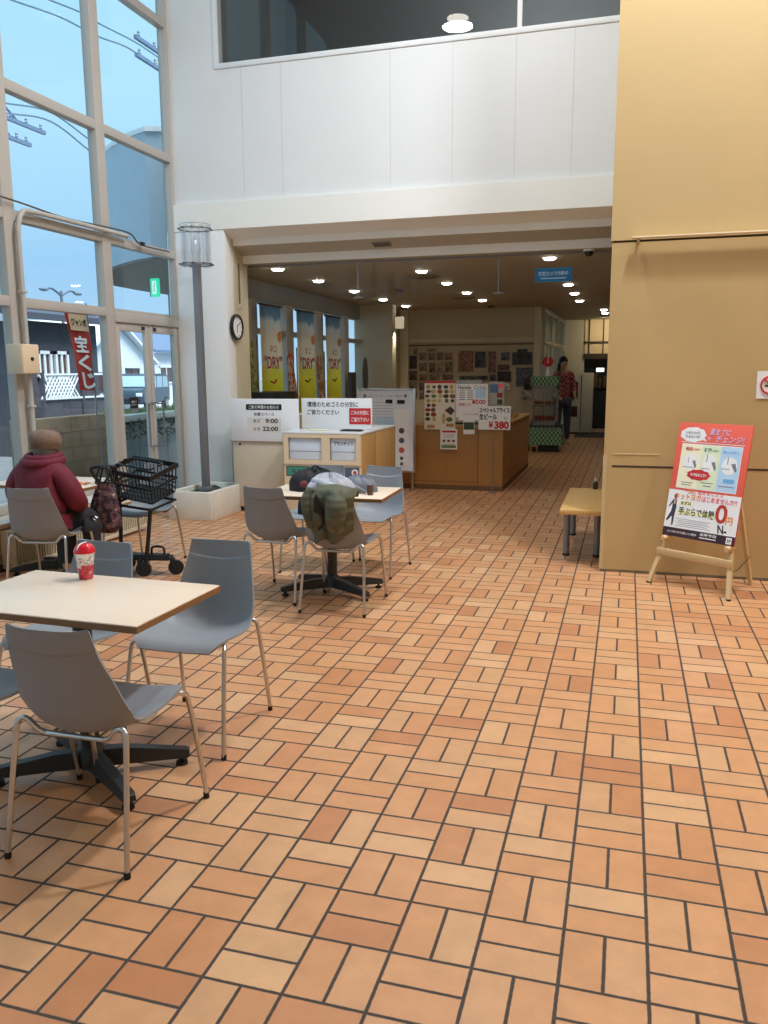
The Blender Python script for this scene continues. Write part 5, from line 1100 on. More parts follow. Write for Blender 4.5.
V = [(0, 0, 0.92), (0, 0, 1.10), (0, 0, 1.28), (0, 0, 1.42), (0, 0.0, 1.50), (0, -0.01, 1.58), (0, -0.01, 1.65)]; R_ = [(.14, .10), (.12, .09), (.145, .10), (.10, .07), (.05, .05), (.07, .085), (.065, .075)]; Ed = [(i, i + 1) for i in range(6)]
for s in (-1, 1):
    w = addp([(s * 0.165, 0, 1.38), (s * 0.21, -0.02, 1.12), (s * 0.17, -0.18, 0.95), (s * 0.165, -0.22, 0.93), ], [.05, .04, .028, (.03, .016)], 3)
    for k in range(4): addp([(s * (0.185 - k * 0.014), -0.245, 0.92), (s * (0.185 - k * 0.014), -0.29 + 0.005 * abs(k - 1.5), 0.90)], [.008, .007], w)
    addp([(s * 0.14, -0.235, 0.93), (s * 0.13, -0.26, 0.925)], [.009, .008], w)
    addp([(s * 0.09, 0, 0.86), (s * 0.10, -0.01, 0.48), (s * 0.10, 0.0, 0.09), (s * 0.105, -0.12, 0.035)], [.085, .058, .04, .032], 0)
mesh_obj('body', skin_mesh('body', V, Ed, R_), SKIN, t)
V = [(0, 0, 0.88), (0, 0, 1.10), (0, 0, 1.28), (0, 0, 1.43)]; R_ = [(.165, .125), (.145, .11), (.165, .12), (.11, .085)]; Ed = [(0, 1), (1, 2), (2, 3)]
for s in (-1, 1): addp([(s * 0.165, 0, 1.385), (s * 0.215, -0.02, 1.12), (s * 0.19, -0.10, 1.03)], [.066, .055, .05], 3)
def plaid():
    m = bpy.data.materials.new('red_plaid'); m.use_nodes = True; nt = m.node_tree; bs = nt.nodes['Principled BSDF']; bs.inputs['Roughness'].default_value = 0.85
    tc = nt.nodes.new('ShaderNodeTexCoord'); ck = nt.nodes.new('ShaderNodeTexChecker'); ck.inputs['Scale'].default_value = 22.0; ck.inputs['Color1'].default_value = S(150, 52, 56); ck.inputs['Color2'].default_value = S(196, 140, 136); nt.links.new(tc.outputs['Object'], ck.inputs['Vector']); nt.links.new(ck.outputs['Color'], bs.inputs['Base Color']); return m
mesh_obj('plaid_top', skin_mesh('plaid_top', V, Ed, R_), plaid(), t)
V = [(0, 0, 0.92)]; R_ = [(.15, .115)]; Ed = []
for s in (-1, 1): addp([(s * 0.09, 0, 0.86), (s * 0.10, -0.01, 0.48), (s * 0.10, 0.0, 0.11)], [.10, .072, .06], 0)
mesh_obj('trousers', skin_mesh('trousers', V, Ed, R_), mat('blue_grey_denim', S(74, 84, 98), 0.85), t)
b = MB(); b.ell((0, 0.025, 1.64), (0.085, 0.09, 0.095), 0, 16); b.ell((-0.02, 0.07, 1.48), (0.085, 0.05, 0.17), 0, 16); b.build('hair', mat('dark_hair', S(30, 24, 22), 0.6), t)
b = MB(); b.ell((0, -0.10, 1.60), (0.012, 0.018, 0.02), 0, 10); b.build('nose', SKIN, t); b = MB(); b.ell((-0.026, -0.088, 1.62), (0.01, 0.006, 0.006), 0, 8); b.ell((0.026, -0.088, 1.62), (0.01, 0.006, 0.006), 0, 8); b.build('eyes', INK, t); b = MB(); b.ell((0, -0.088, 1.555), (0.02, 0.006, 0.005), 0, 8); b.build('mouth', BANRED, t)
t = thing('vending_machine', 'white machine with two dark red panels against the passage end', 'machine', (-1.12, 19.6, 0))
b = MB(); b.bx((-0.33, -0.0, 0.04), (0.36, 0.5, 1.40), 0, 0.01); b.build('machine_case', mat('dull_white_case', S(206, 200, 180), 0.5), t)
for z0, z1 in ((0.80, 1.20), (0.40, 0.64)): MB().bx((-0.28, -0.012, z0), (0.03, 0.0, z1), 0, 0.003).build('display_panel', mat('dark_red_panel_%d' % int(z0 * 10), S(70, 30, 28), 0.5), t)
MB().bx((-0.31, 0.02, 0), (0.34, 0.48, 0.04)).build('plinth', BLACK, t); b = MB(); b.bx((0.10, -0.01, 0.1), (0.115, 0.0, 1.35)); b.build('door_joint', DARKBASE, t)
t = thing('goods_rack', 'dark rack of brown packaged goods inside the dim shop entrance', 'rack', (-0.55, 21.6, 0)); b = MB(); b.bx((-0.5, 0, 0.0), (0.5, 0.4, 0.95), 0, 0.01); b.bx((-0.5, 0.35, 0.95), (0.5, 0.4, 1.5)); b.bx((-0.5, 0, 1.0), (0.5, 0.4, 1.02)); b.build('rack_frame', BLACK, t)
b = MB()
for i in range(9): b.box((-0.44 + i * 0.11, 0.15, 1.14 + 0.03 * (i % 3)), (0.085, 0.15, 0.24 + 0.06 * (i % 3)), 0, 0.01)
b.build('packaged_goods', mat('brown_goods', S(150, 104, 60), 0.6, noise=0.5, nscale=18), t)
t = thing('shop_lamp', 'bright white lamp box above the goods rack in the shop entrance', 'lamp', (-0.66, 21.2, 1.46)); MB().bx((-0.09, -0.05, -0.04), (0.09, 0.05, 0.05), 0, 0.01).build('lamp_box', mat('lamp_box_white', S(255, 250, 235), .5, emit=(1, .95, .85, 1), estr=2.5), t); MB().bx((-0.01, -0.01, 0.05), (0.01, 0.01, 1.16)).build('lamp_rod', BLACK, t)
t = thing('wooden_stool', 'small orange-brown wooden stool by the gingham skirt of the snack cart', 'stool', (-1.57, 14.95, 0)); t.scale = (0.6, 0.6, 0.6); b = MB(); b.box((0, 0, 0.20), (0.22, 0.18, 0.02), 0, 0.004); b.build('seat', BENCHWOOD, t)
for sx in (-1, 1):
    for sy in (-1, 1): MB().box((sx * 0.09, sy * 0.07, 0.095), (0.02, 0.02, 0.19)).build('leg', BENCHWOOD, t)

# ================================================================== BENCH AND EASEL
t = thing('low_bench', 'low wooden-topped bench with grey steel legs against the cream pier', 'bench', (-0.30, 6.88, 0))
MB().bx((-0.155, -0.62, 0.385), (0.165, 0.62, 0.422), 0, 0.004).build('bench_top', BENCHWOOD, t)
for sx in (-1, 1):
    for sy in (-1, 1):
        b = MB(); b.cyl((sx * 0.118, sy * (0.29 if sy < 0 else 0.56), 0.012), (sx * 0.118, sy * (0.29 if sy < 0 else 0.56), 0.385), 0.026, seg=18)
        l = b.build('leg', STEELDK, t); MB().lathe([(0.028, 0), (0.028, 0.016), (0.026, 0.018)], 18, 0, (sx * 0.118, sy * (0.29 if sy < 0 else 0.56), 0)).build('foot_cap', RUBBER, l)
b = MB(); b.bx((-0.11, -0.30, 0.34), (0.11, -0.28, 0.37)); b.bx((-0.11, 0.55, 0.34), (0.11, 0.57, 0.37)); b.bx((-0.128, -0.29, 0.345), (-0.108, 0.56, 0.365)); b.bx((0.108, -0.29, 0.345), (0.128, 0.56, 0.365)); b.build('bench_frame', STEELDK, t)
t = thing('small_bottle', 'tiny dark bottle with pale cap standing at the back end of the bench', 'bottle', (-0.235, 7.45, 0.422)); MB().lathe([(0.02, 0), (0.022, 0.004), (0.022, 0.05), (0.01, 0.07)], 18).build('bottle_body', mat('dark_bottle', S(50, 30, 26), 0.3), t); MB().lathe([(0.009, 0.07), (0.009, 0.10), (0.006, 0.104)], 14).build('bottle_cap', mat('pale_cap', S(196, 180, 150), 0.5), t)
ez = thing('poster_easel', 'pale wooden display easel leaning open in front of the cream wall', 'easel', (0.494, 5.759, 0), -0.642)
TI = math.radians(10.5); st, ct = math.sin(TI), math.cos(TI)
def bar(b, p, q, w, d, m=0):
    p, q = Vector(p), Vector(q); z = (q - p).normalized(); x = Vector((1, 0, 0)); x = (x - z * x.dot(z)).normalized(); y = z.cross(x)
    M = Matrix((x, y, z)).transposed().to_4x4(); M.translation = (p + q) / 2
    b.box((0, 0, 0), (w, d, (q - p).length), m, 0.003, rot=M) if False else None
    r = bmesh.ops.create_cube(b.bm, size=1.0, matrix=M @ Matrix.Diagonal((w, d, (q - p).length, 1)))
def lg(s, z): return Vector((s * (0.30 - 0.20 * z), -0.095 + 0.33 * z, z))
for s in (-1, 1):
    b = MB(); bar(b, lg(s, 0.008), lg(s, 1.0), 0.03, 0.022); l = b.build('leg', WOODLT, ez)
    MB().lathe([(0.014, 0), (0.014, 0.01)], 12, 0, (s * 0.30, -0.095, 0)).build('rubber_tip', RUBBER, l)
    k = MB(); pz = 0.318; p = Vector((s * 0.235, 0.0, pz)); k.lathe([(0.019, 0), (0.019, 0.075), (0.015, 0.08)], 16, 0, p + Vector((0, 0.03, 0)), Euler((PI / 2 , 0, 0)).to_matrix()); k.build('peg', WOODLT, l)
b = MB(); bar(b, Vector((0.05, 0.26, 0.98)), Vector((0.175, 0.388, 0.008)), 0.026, 0.022); bar(b, Vector((-0.10, 0.246, 0.97)), Vector((0.10, 0.246, 0.97)), 0.02, 0.02); b.build('rear_leg', WOODLT, ez)
b = MB(); bar(b, lg(-1, 0.225) + Vector((-0.01, -0.012, 0)), lg(1, 0.225) + Vector((0.01, -0.012, 0)), 0.02, 0.05)
b.bm.free(); MB().box((0, -0.042, 0.225), (0.56, 0.016, 0.05), 0, 0.003).build('cross_bar', WOODLT, ez)
b = MB(); b.tube([(0.255, -0.02, 0.17), (0.21, 0.15, 0.15), (0.168, 0.37, 0.20)], 0.003, 6); b.build('stay_cord', BLACK, ez)
# poster board resting on the pegs
pb_ = thing('yoga_poster', 'red and white hot yoga poster board resting on the wooden easel', 'poster', (0.494, 5.759, 0.335), -0.642); pb_.rotation_euler = (-TI, 0, -0.642)
pb_.location = Vector((0.494, 5.759, 0.337)) + Vector((-0.599, -0.801, 0)) * 0.012
PW, PH = 0.53, 0.782
b = MB(); b.bx((-PW / 2, 0, 0), (PW / 2, 0.012, PH), 0, 0.0015); b.build('poster_panel', ORANGERED, pb_)
def pc(name, m, *cards, txt=()):
    k = MB()
    for c in cards:
        if c[0] == 'r': k.card((c[1], 0, c[2]), c[3], c[4], lift=c[5])
        elif c[0] == 'd': k.disc((c[1], 0, c[2]), c[3], c[4], lift=c[5], wob=c[6] if len(c) > 6 else 0)
        elif c[0] == 't': k.text(c[1], (c[2], -c[6] if len(c) > 6 else -0.002, c[3]), c[4], c[5], bold=0.018, depth=0.0003, shear=c[7] if len(c) > 7 else 0)
        elif c[0] == 'p': k.poly([(x, -c[2], z) for x, z in c[1]])
    return k.build(name, m, pb_)
pc('white_lower_field', PAPER, ('r', 0, 0.19, PW, 0.26, 0.0006), ('r', 0, 0.487, 0.44, 0.305, 0.0006))
pc('yellow_column', YELLOWLT, ('r', -0.143, 0.487, 0.148, 0.295, 0.0009)); pc('green_column', GREENLT, ('r', 0.002, 0.487, 0.138, 0.295, 0.0009)); pc('blue_column', BLUELT, ('r', 0.143, 0.487, 0.144, 0.295, 0.0009))
pc('maroon_strip', MAROON, ('r', 0, 0.03, PW, 0.06, 0.0008))
pc('speech_cloud', PAPER, ('d', -0.15, 0.702, 0.095, 0.05, 0.0008, 0.05), ('p', [(-0.07, 0.69), (-0.04, 0.66), (-0.08, 0.67)], 0.0008), ('r', 0.0, 0.650, 0.46, 0.004, 0.0008))
pc('cloud_lettering', GREYINK, ('t', 'いまカラダに', -0.15, 0.715, 0.11, 0.02), ('t', 'うるおいを!', -0.15, 0.688, 0.11, 0.02))
pc('title_lettering', LILAC, ('t', '夏までに', 0.045, 0.727, 0.15, 0.042, 0.002, 0.2), ('t', 'チェンジ!', 0.12, 0.683, 0.20, 0.045, 0.002, 0.2), ('t', '今', -0.03, 0.68, 0.03, 0.03))
pc('red_heading', RED, ('t', '美肌', -0.16, 0.605, 0.055, 0.026), ('t', 'を目指す', -0.105, 0.603, 0.05, 0.014)); pc('green_heading', GREENSIGN, ('t', '健康', -0.022, 0.605, 0.055, 0.028), ('t', 'な体に', 0.035, 0.603, 0.045, 0.014)); pc('blue_heading', BLUEMID, ('t', '美しいボディ', 0.143, 0.60, 0.11, 0.022))
pc('figure_halo', PAPER, ('d', -0.14, 0.515, 0.052, 0.058, 0.0012), ('d', 0.0, 0.515, 0.052, 0.062, 0.0012), ('d', 0.145, 0.51, 0.055, 0.058, 0.0012))
pc('figure_lines', GREYINK, ('p', [(-0.125, 0.525), (-0.105, 0.53), (-0.09, 0.49), (-0.10, 0.475)], 0.0016), ('p', [(0.015, 0.525), (0.04, 0.53), (0.055, 0.485), (0.045, 0.47)], 0.0016), ('p', [(0.155, 0.525), (0.185, 0.53), (0.2, 0.485), (0.19, 0.47)], 0.0016), ('r', -0.155, 0.53, 0.004, 0.04, 0.0016), ('r', -0.02, 0.55, 0.006, 0.05, 0.0016), ('r', 0.13, 0.545, 0.005, 0.05, 0.0016), ('r', -0.15, 0.48, 0.08, 0.004, 0.0016), ('r', -0.02, 0.48, 0.06, 0.004, 0.0016), ('r', 0.12, 0.49, 0.06, 0.004, 0.0016),
   ('r', -0.14, 0.375, 0.09, 0.005, 0.0016), ('r', -0.145, 0.36, 0.07, 0.005, 0.0016), ('r', 0.005, 0.385, 0.09, 0.005, 0.0016), ('r', 0.01, 0.365, 0.06, 0.005, 0.0016), ('r', 0.145, 0.375, 0.11, 0.005, 0.0016))
pc('red_burst', RED, ('d', -0.065, 0.433, 0.085, 0.036, 0.002, 0.08)); pc('burst_lettering', PAPER, ('t', '今が始めどき!!', -0.065, 0.433, 0.12, 0.022, 0.0028))
pc('blue_tab', BLUEMID, ('r', 0.155, 0.412, 0.075, 0.025, 0.0016))
pc('pink_ribbon', PINK, ('t', '始めましょう', 0.045, 0.318, 0.18, 0.03, 0.0018), ('t', 'はじめませんか?!', 0.115, 0.278, 0.25, 0.038, 0.0018)); pc('orange_lettering', ORANGE, ('t', '一緒に', -0.10, 0.318, 0.09, 0.034, 0.0022), ('t', 'ホットヨガ', -0.115, 0.28, 0.20, 0.042, 0.0022), ('t', '円', 0.205, 0.155, 0.05, 0.052, 0.0022))
pc('olive_lettering', mat('dark_olive_ink', S(74, 80, 40), 0.6), ('t', 'まずは', -0.12, 0.235, 0.075, 0.022, 0.0018), ('t', '手ぶらで体験', -0.035, 0.18, 0.265, 0.056, 0.0018)); pc('big_zero', mat('deep_red_print', S(190, 54, 36), 0.55), ('t', '0', 0.145, 0.195, 0.085, 0.125, 0.0018))
pc('yellow_highlight', mat('lemon_highlight', S(244, 240, 190), 0.6), ('r', -0.12, 0.235, 0.10, 0.03, 0.0012), ('r', -0.035, 0.172, 0.28, 0.03, 0.0010))
pc('yoga_figure', mat('figure_slate', S(62, 56, 78), 0.6), ('d', -0.205, 0.275, 0.013, 0.017, 0.0014), ('p', [(-0.222, 0.255), (-0.195, 0.258), (-0.190, 0.20), (-0.195, 0.15), (-0.198, 0.075), (-0.21, 0.075), (-0.213, 0.14), (-0.245, 0.10), (-0.255, 0.108), (-0.225, 0.17), (-0.222, 0.20)], 0.0014), ('p', [(-0.222, 0.25), (-0.25, 0.20), (-0.245, 0.196), (-0.215, 0.235)], 0.0015))
pc('figure_skin', SKIN, ('p', [(-0.215, 0.255), (-0.20, 0.257), (-0.20, 0.222), (-0.216, 0.22)], 0.0018))
pc('black_mark', INK, ('t', 'N', 0.155, 0.095, 0.05, 0.055, 0.0018, -0.2), ('r', 0.19, 0.082, 0.02, 0.012, 0.0014))
pc('small_lettering', mat('pale_grey_ink', S(170, 172, 180), 0.7), *[('r', -0.05, 0.125 - i * 0.012, 0.26 - 0.04 * (i % 2), 0.004, 0.0012) for i in range(5)])
pc('strip_lettering', PAPER, ('t', 'ホットヨガスタジオ 体験レッスン受付中', -0.12, 0.032, 0.22, 0.016, 0.0018), ('t', '体験予約', 0.075, 0.042, 0.12, 0.02, 0.0018), ('r', 0.075, 0.02, 0.12, 0.006, 0.0014)); pc('white_box', PAPER, ('r', 0.225, 0.03, 0.04, 0.042, 0.0012))
pc('box_lettering', INK, ('t', '3F', 0.225, 0.03, 0.028, 0.022, 0.0018))
# ================================================================== OUTSIDE THE WINDOWS
def omat(n, c, r=0.8, ns=0.06, sc=4): return mat(n, c, r, noise=ns, nscale=sc)
BRICKW = mat('brown_block', S(138, 118, 94), 0.9, noise=0.12, nscale=5)
t = MB(); t.bx((-7.2, 8.35, -0.3), (-7.0, 10.2, 0.90), 0, 0.01)
for z in (0.1, 0.3, 0.5, 0.7): t.bx((-7.0, 8.35, z - 0.004), (-6.998, 10.2, z + 0.004), 1)
for r, z in enumerate((0.0, 0.2, 0.4, 0.6, 0.8)):
    for k in range(5): t.bx((-7.0, 8.45 + 0.2 * (r % 2) + k * 0.4, z - 0.1), (-6.998, 8.456 + 0.2 * (r % 2) + k * 0.4, z + 0.1), 1)
struct(t.build('wall_outside_brown', [BRICKW, omat('block_joint', S(104, 90, 72))]))
t = MB(); t.bx((-7.2, 10.2, -0.3), (-7.0, 18.0, 0.72), 0, 0.004); t.bx((-7.25, 10.2, 0.76), (-6.95, 18.0, 0.85), 1, 0.005)
for k in range(18): t.bx((-7.0, 10.4 + k * 0.4, -0.3), (-6.996, 10.415 + k * 0.4, 0.55), 2)
struct(t.build('wall_outside_grey', [omat('grey_concrete', S(150, 160, 164)), omat('pale_cap', S(212, 216, 212)), omat('concrete_joint', S(110, 118, 122))]))
hed = MB(); rr = random.Random(5)
for i in range(900):
    p = Vector((-6.93 + rr.uniform(-.04, .05), rr.uniform(10.25, 17.5), 0.45 + rr.uniform(0.05, 0.32))); d = Vector((rr.uniform(-1, 1), rr.uniform(-1, 1), rr.uniform(-1, 1))).normalized() * 0.035; e2 = d.orthogonal().normalized() * 0.02
    hed.poly([p - d, p + e2, p + d, p - e2])
tag(hed.build('ivy_leaves', omat('dark_leaf', S(70, 88, 84), 0.7)), 'dark creeping leaves over the grey wall outside the door', 'leaves', kind='stuff')
gr = MB()
for i in range(1600):
    p = Vector((-7.55 + rr.uniform(-.25, .25), rr.uniform(10.9, 18), 0.80)); h = rr.uniform(.06, .15); a = rr.uniform(0, 6.3)
    gr.poly([p + Vector((0.012 * math.cos(a), 0.012 * math.sin(a), 0)), p - Vector((0.012 * math.cos(a), 0.012 * math.sin(a), 0)), p + Vector((rr.uniform(-.04, .04), rr.uniform(-.04, .04), h))])
tag(gr.build('grass', omat('yellow_green_grass', S(160, 170, 110), 0.8)), 'strip of yellow-green grass above the grey wall outside', 'grass', kind='stuff')
sb = MB(); sb.bx((-8.0, 10.2, -0.3), (-7.25, 18, 0.80)); struct(sb.build('ground_verge', omat('verge_soil', S(150, 150, 110))))
# red lottery flag
c = [at(px, py, 'x', -6.6) for px, py in ((65, 311), (85, 313.5), (97, 391), (80, 390))]
t = thing('lottery_flag', 'tall red lottery flag on a pole outside the window', 'flag', c[3]); o = c[3]
def fl(u, v): p = (c[3] * (1 - u) + c[2] * u) * (1 - v) + (c[0] * (1 - u) + c[1] * u) * v; q = p - o; return (0.02 * math.sin(5 * u + 4 * v), q.y, q.z)
MB().sheet(fl, 12, 24, 0.004, 0).build('flag_cloth', omat('red_orange_flag', S(196, 62, 44), 0.7), t)
U = (c[1] - c[0]).normalized(); Wv = (c[0] - c[3]).normalized()
def fp(u, v): return Vector(fl(u, v)) + Vector((0.026, 0, 0))
b = MB()
for ch, v in (('宝', 0.60), ('く', 0.36), ('じ', 0.13)): b.text(ch, fp(0.5, v), 0.25, 0.21, U, Wv, bold=0.03, depth=0.006)
b.build('lettering', PAPER, t)
b = MB(); p, q = fp(0.5, 0.86), 0; b.card(fp(0.5, 0.87), 0.36, 0.20, U, Wv, lift=0.004); s = b.build('top_band', omat('pale_orange_band', S(226, 190, 150), 0.7), t)
b = MB(); b.text('ジャンボ', fp(0.5, 0.87), 0.30, 0.10, U, Wv, bold=0.03, depth=0.008); b.build('lettering', INK, s)
b = MB(); g0 = c[0] - o; b.tube([(0.0, c[2].y - o.y + 0.05, -0.3 - o.z), (0.0, (c[1] - o).y + 0.03, g0.z + 0.12)], 0.012, 8); b.tube([(0.0, (c[1] - o).y + 0.03, g0.z + 0.02), (0.0, g0.y, g0.z + 0.02)], 0.008, 6); b.build('flag_pole', STEELDK, t)
MB().lathe([(0.2, 0), (0.2, 0.06), (0.03, 0.1)], 20, 0, (0.0, c[2].y - o.y + 0.05, -0.3 - o.z)).build('flag_base', omat('flag_base_plastic', S(80, 90, 110)), t)
# houses
def house(name, label, x, y0, y1, z1, zr, depth, mw, mr, wins, gable=True, loc=None, rx=0):
    t = thing(name, label, 'house', (x, y0, -0.3)); L = y1 - y0; hz = z1 + 0.3; rz = zr + 0.3
    b = MB(); b.bx((-depth, 0, 0), (0, L, hz))
    if gable: b.prism([(-depth, 0, hz), (-depth, L, hz), (-depth, L / 2, rz - 0.12)], (depth, 0, 0))
    b.build('house_wall', mw, t)
    b = MB(); th = 0.14; ov = 0.35
    if gable:
        sl = (rz - hz) / (L / 2)
        b.prism([(ov, -ov, hz - ov * sl), (ov, L / 2, rz), (ov, L / 2, rz + th), (ov, -ov, hz - ov * sl + th)], (-depth - 2 * ov, 0, 0)); b.prism([(ov, L + ov, hz - ov * sl), (ov, L / 2, rz), (ov, L / 2, rz + th), (ov, L + ov, hz - ov * sl + th)], (-depth - 2 * ov, 0, 0))
    else:
        b.prism([(ov, -ov, hz), (ov, -ov, hz + th), (-depth / 2, -ov, rz + th), (-depth / 2, -ov, rz)], (0, L + 2 * ov, 0)); b.prism([(-depth - ov, -ov, hz), (-depth - ov, -ov, hz + th), (-depth / 2, -ov, rz + th), (-depth / 2, -ov, rz)], (0, L + 2 * ov, 0))
    b.build('roof', mr, t)
    for (wy, wz, ww, wh, fm) in wins:
        b = MB()
        for a, c2 in (((0, wy, wz), (0.06, wy + ww, wz + 0.07)), ((0, wy, wz + wh - 0.07), (0.06, wy + ww, wz + wh)), ((0, wy, wz), (0.06, wy + 0.07, wz + wh)), ((0, wy + ww - 0.07, wz), (0.06, wy + ww, wz + wh)), ((0, wy + ww / 2 - 0.03, wz), (0.05, wy + ww / 2 + 0.03, wz + wh))): b.bx(a, c2)
        f = b.build('house_window', fm, t); MB().bx((0.0, wy + 0.07, wz + 0.07), (0.02, wy + ww - 0.07, wz + wh - 0.07)).build('pane', PANEDK, f)
    return t
PANEDK = mat('dark_pane', S(90, 70, 66), 0.15); WHT = omat('white_render', S(216, 224, 232), 0.7, 0.03); GRR = omat('slate_blue_roof', S(96, 116, 146), 0.7); DKR = omat('dark_slate_roof', S(72, 78, 92), 0.8); DKW = omat('dark_timber_wall', S(74, 74, 84), 0.8, 0.15); WTRIM = omat('white_trim', S(226, 232, 238), 0.6, 0.02)
house('house', 'dark timber house with a white bay seen through the window', -12, 14.65, 17.0, 2.55, 3.1, 5, DKW, DKR, [(0.22, 1.62, 0.45, 0.62, WTRIM), (0.78, 1.62, 0.45, 0.62, WTRIM)], gable=False)
t = thing('lattice_fence', 'white lattice fence in front of the dark timber house', 'fence', (-11.5, 14.35, -0.3)); b = MB()
for k in range(9):
    b.box((0, 0.15 + k * 0.11, 1.48), (0.02, 0.03, 0.62), 0, rot=(math.radians(38), 0, 0)); b.box((0.02, 0.15 + k * 0.11, 1.48), (0.02, 0.03, 0.62), 0, rot=(math.radians(-38), 0, 0))
b.build('lattice_panel', WTRIM, t); b = MB(); b.bx((-0.02, 0, 1.22), (0.04, 2.2, 1.26)); b.bx((-0.02, 0, 1.72), (0.04, 2.2, 1.76)); b.build('rail', WTRIM, t)
for yy in (0.02, 1.3, 2.15): MB().bx((-0.03, yy - 0.03, 0), (0.05, yy + 0.03, 1.78)).build('post', DKW, t)
MB().bx((-0.01, 0, 0), (0.0, 2.2, 1.24)).build('lower_panel', DKW, t)
house('house', 'white house with a steep gable seen above the parked car', -24, 32.6, 38.4, 2.1, 3.95, 7, WHT, WTRIM, [(3.6, 1.0, 1.2, 1.0, DKR), (0.8, 0.9, 1.0, 0.9, DKR)])
house('house', 'white house with a slate blue roof seen through the glass door', -24, 38.9, 46.0, 2.5, 3.6, 6, WHT, GRR, [(0.4, 1.2, 1.4, 0.9, WTRIM), (2.6, 0.6, 0.5, 1.2, WTRIM)], gable=False)
house('house', 'low pale house showing in the narrow pane beside the switch box mullion', -20, 8.0, 19.0, 3.0, 3.7, 6, WHT, GRR, [(2.0, 1.2, 1.6, 1.0, WTRIM), (6.0, 1.2, 1.6, 1.0, WTRIM), (8.6, 1.2, 1.2, 1.0, WTRIM)], gable=False)
# parked car: body outline extruded, rounded, with windows, wheels, lamps
t = thing('car', 'dark boxy van parked beyond the grey wall', 'car', (-22.2, 34.6, -0.3), PI / 2 + 0.25)
prof = [(-2.0, 0.35), (-2.05, 0.75), (-1.95, 0.98), (-1.25, 1.08), (-0.75, 1.62), (-0.5, 1.72), (1.7, 1.72), (1.95, 1.55), (2.05, 0.95), (2.05, 0.38)]
b = MB(); b.prism([(x, -0.82, z) for x, z in prof], (0, 1.64, 0)); bmesh.ops.bevel(b.bm, geom=list(b.bm.edges), offset=0.06, segments=2, affect='EDGES'); b.build('car_body', mat('dark_teal_paint', S(58, 76, 92), 0.25), t)
b = MB()
for s in (-1, 1):
    y = s * 0.826
    for q in ([(-1.1, 1.08), (-0.68, 1.58), (-0.1, 1.6), (-0.1, 1.08)], [(0.0, 1.08), (0.0, 1.6), (0.85, 1.6), (0.85, 1.08)], [(0.95, 1.08), (0.95, 1.6), (1.65, 1.58), (1.8, 1.08)]): b.prism([(x, y, z) for x, z in q], (0, s * 0.008, 0))
b.prism([(-1.24, -0.68, 1.12), (-0.79, -0.62, 1.60), (-0.79, 0.62, 1.60), (-1.24, 0.68, 1.12)], (-0.03, 0, 0.02)); b.build('car_window', mat('car_glass', S(150, 176, 196), 0.1), t)
for x in (-1.3, 1.35):
    for s in (-1, 1):
        w = MB().lathe([(0.1, -0.1), (0.28, -0.1), (0.31, -0.06), (0.31, 0.06), (0.28, 0.1), (0.1, 0.1)], 24, 0, (x, s * 0.76, 0.31), Euler((PI / 2, 0, 0)).to_matrix()).build('wheel', RUBBER, t); MB().lathe([(0.02, -0.105), (0.19, -0.105), (0.19, 0.105), (0.02, 0.105)], 18, 0, (x, s * 0.76, 0.31), Euler((PI / 2, 0, 0)).to_matrix()).build('hub_cap', STEEL, w)
b = MB()
for s in (-1, 1): b.box((-2.03, s * 0.62, 0.78), (0.08, 0.28, 0.16), 0, 0.02)
b.build('headlamp', mat('headlamp_clear', S(226, 236, 240), 0.15), t); MB().box((-2.06, 0, 0.55), (0.04, 1.3, 0.14), 0, 0.02).build('bumper', BLACKPL, t)
# utility poles, wires, street lamp
def util_pole(label, px, X, arms, top):
    base = at(px, 400, 'x', X); t = thing('utility_pole', label, 'pole', (X, base.y, -0.3)); h = top + 0.3
    MB().cyl((0, 0, 0), (0, 0, h), 0.17, 0.10, 16).build('pole_shaft', omat('pole_concrete_%d' % px, S(150, 160, 170)), t)
    for y0, y1, z in arms:
        b = MB(); b.bx((-0.12, y0 - base.y, z + 0.24), (0.0, y1 - base.y, z + 0.36)); b.tube([(-0.06, (y0 + y1) / 2 - base.y, z + 0.3), (-0.06, 0, z + 1.3)], 0.04, 6); a = b.build('crossarm', omat('arm_steel_%d_%d' % (px, int(z * 10)), S(96, 122, 152)), t)
        k = MB()
        for i in range(4): yq = y0 - base.y + 0.2 + (y1 - y0 - 0.4) * i / 3; k.lathe([(0.03, 0), (0.055, 0.05), (0.03, 0.10), (0.05, 0.14), (0.02, 0.19)], 10, 0, (-0.06, yq, z + 0.36))
        k.build('insulator', omat('insulator_%d_%d' % (px, int(z * 10)), S(110, 130, 150), 0.4), a)
    return t
util_pole('tall utility pole with two crossarms behind the window end beside the white wall', 178, -16, [(25.9, 29.2, 12.4), (25.9, 29.2, 11.85)], 14.5)
util_pole('utility pole with insulators behind the mullion of the switch box', 4, -20, [(23.6, 26.2, 9.8), (23.6, 25.4, 9.2)], 11.5)
WL = [('upper power line crossing the topmost panes', [(-30, -16), (12, 0), (60, 17), (97, 36), (130, 49), (165, 76)]), ('second power line crossing the topmost panes', [(20, -12), (50, 0), (82, 13), (100, 24), (135, 42), (165, 62)]),
      ('upper power line at the pole with insulators', [(-20, 99), (5, 103), (50, 112), (90, 140), (120, 160)]), ('lower power line at the pole with insulators', [(-20, 109), (5, 113), (50, 121), (90, 151), (120, 172)])]
for lab, pts in WL:
    t = thing('power_line', lab, 'cable', (-19, 0, 0)); MB().tube([at(x, y, 'x', -19) - Vector((-19, 0, 0)) for x, y in pts], 0.028, 5).build('wire', omat('wire_grey_' + lab[:6] + str(int(pts[1][1])), S(90, 116, 140)), t)
l0 = at(61, 291, 'x', -24); t = thing('street_lamp', 'street lamp with two arms seen through the lower window pane', 'lamp', (-24, l0.y, -0.3)); h = l0.z + 0.3
